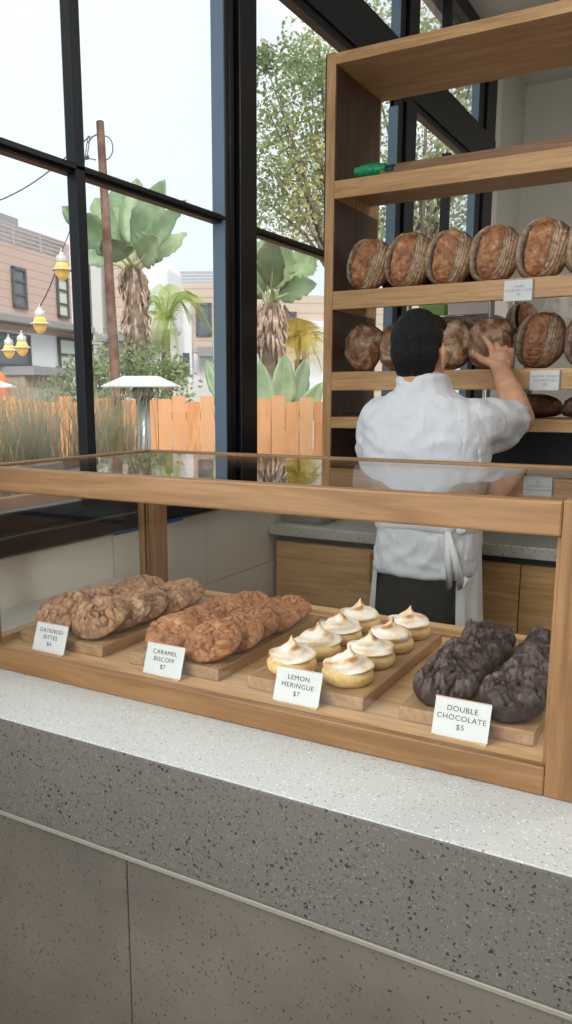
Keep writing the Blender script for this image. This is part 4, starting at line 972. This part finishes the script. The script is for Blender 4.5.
# feathery palms -----------------------------------------------------------------------
def feather(lab, D, foot, crown, fronds, m, tr=.09, cat='palm', seed=2):
    rnd = random.Random(seed); c_, f_ = at(*crown, D), at(*foot, D); g = Vector((f_.x, f_.y, -.02)); t = thing('feather_palm', lab, cat, g)
    b = MB(); b.tube([g, f_, c_], [tr*1.1, tr, tr*.8], 10); b.build('trunk', BARK, t, smooth=True)
    for tu, tv, arch in fronds:
        tip = at(tu, tv, D+rnd.uniform(-.5, .5)); N = 18; pts = []
        for k in range(N+1):
            u = k/N; pts.append(c_.lerp(tip, u)+Vector((0, 0, arch*math.sin(PI*u**.8))))
        b = MB(); b.tube(pts, [.018*(1-k/N)+.003 for k in range(N+1)], 5)
        for k in range(3, N+1):
            tg = (pts[k]-pts[k-1]).normalized(); s_ = tg.cross(Vector((0, 0, 1))); s_ = s_.normalized() if s_.length > .05 else RGT.copy()
            ln = .30*math.sin(PI*(k/N*.85+.1))+.05
            for sg in (-1, 1):
                for jj in (0, .5):
                    p = pts[k]-(pts[k]-pts[k-1])*jj; e1 = p+(tg*.55+s_*sg*.75)*ln*.55+Vector((0, 0, -.03)); e2 = p+(tg*.8+s_*sg*.8)*ln+Vector((0, 0, -.45*ln-.02)); wv = tg*.006
                    b.grid([[p-wv, p+wv], [e1-wv, e1+wv], [e2-wv*.2, e2+wv*.2]])
        b.build('frond', m, t)
    return t
YG = leafmat('yellow_green_frond', srgb(140, 166, 88), srgb(174, 192, 106), srgb(206, 212, 136), 3, .5, .4)
feather('small yellow green feather palm between the white buildings', 14, (166, 380), (166, 330), [(150, 296, .25), (160, 284, .1), (186, 290, .2), (150, 336, .35), (200, 300, .35), (212, 330, .55), (178, 352, .45), (155, 352, .4), (170, 284, .1), (192, 318, .4), (140, 318, .4), (165, 350, .3)], YG)
YL = leafmat('golden_frond', srgb(200, 180, 92), srgb(224, 202, 104), srgb(232, 216, 144), 3, .5, .4)
feather('golden leaved palm right of the second bird of paradise palm', 10.5, (300, 400), (298, 360), [(286, 330, .15), (296, 318, .1), (312, 330, .2), (282, 358, .3), (318, 352, .3), (305, 340, .1), (290, 345, .2), (322, 370, .3)], YL, .06, seed=4)

# leafy trees and shrubs ----------------------------------------------------------------
def foliage(b, centers, n, size, rnd):
    for _ in range(n):
        c_, r = centers[rnd.randrange(len(centers))]
        d = Vector((rnd.gauss(0, 1), rnd.gauss(0, 1), rnd.gauss(0, 1))).normalized()*r*rnd.random()**.45
        p = c_+d; a = Vector((rnd.gauss(0, 1), rnd.gauss(0, 1), rnd.gauss(-.3, .7))).normalized(); s_ = a.cross(Vector((rnd.gauss(0, 1), rnd.gauss(0, 1), rnd.gauss(0, 1)))).normalized()
        l = size*rnd.uniform(.6, 1.3); w_ = l*.34; nr = a.cross(s_)*l*.10
        b.grid([[p, p+s_*.0005], [p+a*l*.45-s_*w_+nr, p+a*l*.45+s_*w_+nr], [p+a*l, p+a*l+s_*.0005]])
def tree(lab, D, foot, blobs, n, size, m, tr=.12, seed=1, mats2=None):
    rnd = random.Random(seed); f_ = at(*foot, D); g = Vector((f_.x, f_.y, -.02)); t = thing('leafy_tree', lab, 'tree', g)
    cs_ = [(at(u, v, D+dd), r) for u, v, r, dd in blobs]
    top = sorted(cs_, key=lambda c: -c[0].z)[0][0]; trunk = [g, g.lerp(Vector((g.x, g.y, top.z*.35)), 1), g.lerp(top, .6)+Vector((.1, 0, 0)), top]
    b = MB(); b.tube(trunk, [tr, tr*.8, tr*.5, tr*.15], 10); b.build('trunk', BARK, t, smooth=True)
    for c_, r in cs_:
        k = rnd.uniform(.3, .6); s_ = trunk[1].lerp(trunk[2], k); b = MB(); b.tube([s_, s_.lerp(c_, .5)+Vector((0, 0, .15)), c_], [tr*.4, tr*.22, tr*.07], 7); b.build('branch', BARK, t, smooth=True)
    b = MB(); foliage(b, cs_, n, size, rnd); o = b.build('foliage', m, t)
    if mats2:
        b = MB(); foliage(b, [cs_[i] for i in mats2[1]], mats2[2], size, rnd); o = b.build('foliage', mats2[0], t); o['label'] = 'yellow green leaves'
    return t
LG = leafmat('fresh_leaf', srgb(124, 144, 98), srgb(156, 172, 124), srgb(190, 200, 158), 1.5, .5, .4)
LO = leafmat('olive_leaf', srgb(132, 146, 104), srgb(164, 174, 128), srgb(196, 202, 160), 1.5, .5, .4)
LY = leafmat('yellowish_leaf', srgb(190, 184, 112), srgb(212, 202, 136), srgb(226, 216, 160), 1.5, .5, .4)
tree('large airy green tree with yellow patches behind the glass right of the black post', 10, (345, 400),
     [(318, 40, .5, 0), (296, 62, .36, .3), (310, 90, .5, -.2), (264, 60, .2, 0), (325, 70, .4, .2), (268, 110, .45, .2), (285, 130, .5, 0), (315, 140, .6, .3), (266, 165, .42, -.2), (292, 185, .5, .3), (318, 185, .55, 0), (270, 205, .4, .1), (310, 225, .55, .2), (340, 80, .5, 0), (345, 160, .5, .2)],
     6800, .062, LG, .09, 12, (LY, [7, 10, 12], 1500))
tree('broad olive green tree seen through the panes behind the bread shelf', 12, (425, 400),
     [(370, 60, .7, 0), (360, 130, .7, .2), (395, 30, .7, .4), (430, 60, .8, 0), (425, 120, .8, -.3), (430, 190, .8, .2), (460, 90, .8, .4), (465, 160, .8, 0), (470, 220, .8, .3), (420, 240, .8, 0), (385, 200, .7, .2), (375, 250, .7, 0), (455, 30, .7, 0), (480, 50, .7, .3), (500, 130, .8, 0)],
     9000, .085, LO, .12, 13)
def shrub(lab, D, foot, blobs, n, size, m, seed):
    rnd = random.Random(seed); f_ = at(*foot, D); g = Vector((f_.x, f_.y, -.02)); t = thing('leafy_shrub', lab, 'shrub', g, 'shrubs behind the fence'); cs_ = [(at(u, v, D), r) for u, v, r in blobs]
    b = MB()
    for c_, r in cs_: b.tube([g, g.lerp(c_, .5)+Vector((.05, 0, .1)), c_], [.05, .03, .01], 6)
    b.build('stem', BARK, t, smooth=True)
    b = MB(); foliage(b, cs_, n, size, rnd); b.build('foliage', m, t)
DG = leafmat('deep_shrub_leaf', srgb(130, 148, 112), srgb(158, 172, 136), srgb(188, 198, 166), 2, .5, .4)
shrub('green shrub behind the fence left of the heater hood', 10.2, (105, 405), [(98, 372, .42), (112, 360, .4), (108, 392, .5), (124, 385, .4)], 1300, .065, DG, 21)
shrub('green shrub behind the fence under the palm trunk', 10.4, (150, 405), [(140, 366, .38), (158, 372, .38), (150, 392, .45), (172, 388, .36), (175, 370, .22)], 1300, .065, LG, 22)
shrub('grey green shrub beside the dark mullion behind the grasses', 10, (72, 405), [(70, 388, .35), (80, 378, .3), (62, 398, .35), (75, 400, .4)], 800, .06, DG, 23)

# townhouses -----------------------------------------------------------------------------
def siding(name, c1, c2, pitch):
    m, n, bs = nodes(name); t = n.nodes.new('ShaderNodeTexCoord'); s = n.nodes.new('ShaderNodeSeparateXYZ'); lk(n, t.outputs['Object'], s.inputs[0])
    a = n.nodes.new('ShaderNodeMath'); a.operation = 'DIVIDE'; a.inputs[1].default_value = pitch; lk(n, s.outputs['Z'], a.inputs[0])
    f = n.nodes.new('ShaderNodeMath'); f.operation = 'FRACT'; lk(n, a.outputs[0], f.inputs[0])
    lk(n, ramp(n, f.outputs[0], [(.0, c2), (.12, c2), (.16, c1), (1, c1)]), bs.inputs['Base Color']); bs.inputs['Roughness'].default_value = .8; return m
TAN = siding('tan_siding', srgb(198, 172, 160), srgb(178, 152, 140), .20)
TAN2 = siding('beige_siding', srgb(198, 180, 164), srgb(172, 154, 140), .26)
STUC = plain('white_stucco', srgb(226, 226, 228), .85); GREYS = plain('grey_stucco', srgb(200, 198, 196), .85)
DKGL = plain('dark_window_glass', srgb(96, 104, 112), .15); PALEGL = plain('pale_blind', srgb(206, 212, 200), .5); CONC = plain('grey_slab', srgb(150, 148, 150), .8); RAILM = plain('grey_railing', srgb(172, 172, 176), .6); GAR = plain('taupe_door', srgb(164, 150, 138), .7); FRM = plain('dark_frame', srgb(90, 88, 90), .5)
class Facade:
    """a vertical plane given by a point, a direction along it; boxes are given by pixel corners and depth"""
    def __init__(s, p0, ang):
        s.p0 = Vector((p0.x, p0.y, 0)); s.d = Vector((math.cos(ang), math.sin(ang), 0)); s.n = Vector((s.d.y, -s.d.x, 0))
        s.M = Matrix(((s.d.x, s.n.x, 0, s.p0.x), (s.d.y, s.n.y, 0, s.p0.y), (0, 0, 1, 0), (0, 0, 0, 1)))
    def sz(s, u, v):
        r = at(u, v, 1)-CAMP; t = (s.p0-CAMP).dot(s.n)/r.dot(s.n); p = CAMP+r*t; return (p-s.p0).dot(s.d), p.z
    def box(s, b, u0, v0, u1, v1, out=.0, back=.3, ground=False):
        a, zt = s.sz(u0, v0); c_, zb = s.sz(u1, v1); um = (u0+u1)/2
        zt = s.sz(um, v0)[1]; zb = -.02 if ground else s.sz(um, v1)[1]
        b.box(min(a, c_), max(a, c_), -back, out, zb, zt, s.M)
    def win(s, t, u0, v0, u1, v1, gl=DKGL, bars=1):
        b = MB(); a, c_ = s.sz(u0, v0)[0], s.sz(u1, v1)[0]; um = (u0+u1)/2; zt, zb = s.sz(um, v0)[1], s.sz(um, v1)[1]; e = .07
        b.box(a, c_, .02, .07, zt-e, zt, s.M); b.box(a, c_, .02, .07, zb, zb+e, s.M); b.box(a, a+e, .02, .07, zb, zt, s.M); b.box(c_-e, c_, .02, .07, zb, zt, s.M)
        for i in range(bars): zz = zb+(zt-zb)*(i+1)/(bars+1); b.box(a, c_, .02, .06, zz-.03, zz+.03, s.M)
        w_ = b.build('window', FRM, t); b = MB(); b.box(a+e*.5, c_-e*.5, .012, .03, zb+e*.5, zt-e*.5, s.M); b.build('pane', gl, w_)
    def rail(s, t, u0, v0, u1, v1, n=4):
        a, c_ = s.sz(u0, v0)[0], s.sz(u1, v1)[0]; um = (u0+u1)/2; zt, zb = s.sz(um, v0)[1], s.sz(um, v1)[1]; b = MB()
        for i in range(n): zz = zb+(zt-zb)*(i+.6)/n; b.box(a, c_, -.05, .0, zz-.035, zz+.035, s.M)
        k = max(2, int(abs(c_-a)/1.1))
        for i in range(k+1): x = a+(c_-a)*i/k; b.box(x-.03, x+.03, -.06, .01, zb, zt, s.M)
        b.build('railing', RAILM, t)
A = Facade(at(40, 320, 21), math.radians(90+12.6))
ta = thing('townhouse', 'tan sided townhouse with a roof terrace at the left of the window', 'building', (A.p0.x, A.p0.y, -.02))
b = MB(); A.box(b, -60, 224, 76, 330, .0, 2.2); b.build('siding_wall', TAN, ta)
b = MB(); A.box(b, -60, 326, 112, 404, -.02, 2.2, True); b.build('stucco_wall', STUC, ta)
b = MB(); A.box(b, -60, 318, 102, 326, .45, .5); b.build('canopy_slab', CONC, ta, bev=.03)
b = MB(); A.box(b, -40, 205, 40, 238, -1.2, 4); b.build('stair_hut', GREYS, ta)
b = MB(); A.box(b, -44, 200, 44, 208, -.8, 4.5); b.build('hut_roof', CONC, ta)
A.rail(ta, -50, 222, 64, 244, 5)
A.win(ta, 10, 268, 26, 308, DKGL, 2); A.win(ta, 55, 277, 68, 318, PALEGL, 2); A.win(ta, -14, 333, 30, 366, DKGL, 1); A.win(ta, 57, 338, 77, 372, PALEGL, 1)
A.rail(ta, -14, 364, 40, 374, 3)
b = MB(); A.box(b, 3, 372, 52, 404, .6, .6, True); b.build('garage_box', GAR, ta)
b = MB(); A.box(b, 5, 388, 50, 404, .66, .0, True); b.build('garage_door', plain('garage_door_paint', srgb(178, 166, 154), .7), ta)
b = MB(); A.box(b, 1, 368, 54, 376, .9, .6); b.build('garage_parapet', CONC, ta)
Bf = Facade(at(95, 320, 23), math.radians(20))
tb_ = thing('townhouse', 'white and beige townhouse tower behind the timber pole and the tall palm', 'building', (Bf.p0.x, Bf.p0.y, -.02))
b = MB(); Bf.box(b, 64, 236, 92, 404, .6, 1.6, True); b.build('white_tower', STUC, tb_)
b = MB(); Bf.box(b, 92, 240, 108, 404, .2, 1.6, True); b.build('grey_wall', GREYS, tb_)
b = MB(); Bf.box(b, 108, 246, 142, 334, .1, 1.6); b.build('siding_wall', TAN2, tb_)
b = MB(); Bf.box(b, 108, 334, 170, 404, .0, 1.6, True); b.build('lower_wall', STUC, tb_)
b = MB(); Bf.box(b, 142, 262, 170, 334, .3, 1.6); b.build('white_bay', STUC, tb_, bev=.25, seg=4)
b = MB(); Bf.box(b, 108, 336, 168, 343, 1.0, .2); b.build('canopy_slab', CONC, tb_)
Bf.win(tb_, 146, 290, 156, 314, DKGL, 1); Bf.win(tb_, 126, 348, 148, 376, DKGL, 1)
Cf = Facade(at(195, 320, 25), math.radians(28))
tc_ = thing('townhouse', 'townhouse with beige siding, rounded white bay and terrace railing left of the black post', 'building', (Cf.p0.x, Cf.p0.y, -.02))
b = MB(); Cf.box(b, 182, 284, 262, 352, .0, 1.6); b.build('siding_wall', TAN2, tc_)
b = MB(); Cf.box(b, 160, 352, 262, 404, -.05, 1.6, True); b.build('lower_wall', STUC, tc_)
b = MB(); a0, z0 = Cf.sz(162, 290); a1, _ = Cf.sz(196, 290); rr = abs(a1-a0)/2; cx = (a0+a1)/2
pr = []
for k in range(17):
    an = PI*k/16; pr.append((cx-rr*math.cos(an)*(.8 if k > 8 else 1), z0-.9+.95*math.sin(an)))
pr = [(a0, -.02)]+[(x, z) for x, z in pr]+[(cx+rr*.8, -.02)]
f_ = [b.bm.verts.new(Cf.M @ Vector((x, .5, z))) for x, z in pr]; k_ = [b.bm.verts.new(Cf.M @ Vector((x, -1.5, z))) for x, z in pr]
b.bm.faces.new(f_); b.bm.faces.new(k_[::-1])
for i in range(len(pr)): b.bm.faces.new((f_[i], f_[(i+1) % len(pr)], k_[(i+1) % len(pr)], k_[i]))
b.build('rounded_bay', STUC, tc_)
Cf.rail(tc_, 168, 271, 262, 284, 4)
Cf.win(tc_, 196, 303, 212, 336, DKGL, 1); 
b = MB(); Cf.box(b, 200, 348, 216, 357, .7, 0); b.build('awning', CONC, tc_)
D2 = Facade(at(187, 370, 24.2), math.radians(28)); D2.win(tc_, 183, 353, 190, 377, DKGL, 1)
b = MB(); Cf.box(b, 172, 383, 230, 404, 1.2, 0, True); b.build('garage_box', GREYS, tc_)
Df = Facade(at(300, 330, 22), math.radians(40))
td = thing('townhouse', 'pale tan townhouse glimpsed low behind the trees right of the black post', 'building', (Df.p0.x, Df.p0.y, -.02))
b = MB(); Df.box(b, 276, 296, 420, 404, 0, 1.6, True); b.build('siding_wall', TAN2, td)
b = MB(); Df.box(b, 306, 322, 322, 404, .3, 0, True); b.build('white_pilaster', STUC, td)
Df.win(td, 288, 312, 296, 334, DKGL, 1); Df.win(td, 302, 325, 309, 362, DKGL, 1); Df.win(td, 313, 350, 322, 380, DKGL, 1)
# the parasols at the far left
def parasol(lab, D, u, v, hw, hh, m, pole_m, closed=False):
    p = at(u, v, D); t = thing('parasol', lab, 'parasol', (p.x, p.y, -.02))
    b = MB(); b.tube([(p.x, p.y, -.02), (p.x, p.y, p.z+.02)], .022, 8); b.build('pole', pole_m, t, smooth=True)
    b = MB()
    if closed: b.lathe([(.03, -.55), (.10, -.5), (.12, -.2), (.09, .0), (.03, .1)], 12, None, p)
    else: b.lathe([(hw, -hh), (hw*.98, -hh+.02), (hw*.5, -hh*.45), (.03, .0)], 8, None, p)
    b.build('canopy', m, t)
    b = MB(); b.lathe([(.22, -.019), (.22, .04), (.05, .06)], 16, None, (p.x, p.y, 0)); b.build('base', GREYS, t)
parasol('edge of a low white parasol at the far left of the window', 9, -16, 375, .34, .14, plain('white_canvas', srgb(236, 236, 232), .8), RAILM)
parasol('folded orange parasol at the far left edge of the window', 11, 1, 380, .1, .2, plain('orange_canvas', srgb(226, 128, 84), .8), RAILM, True)
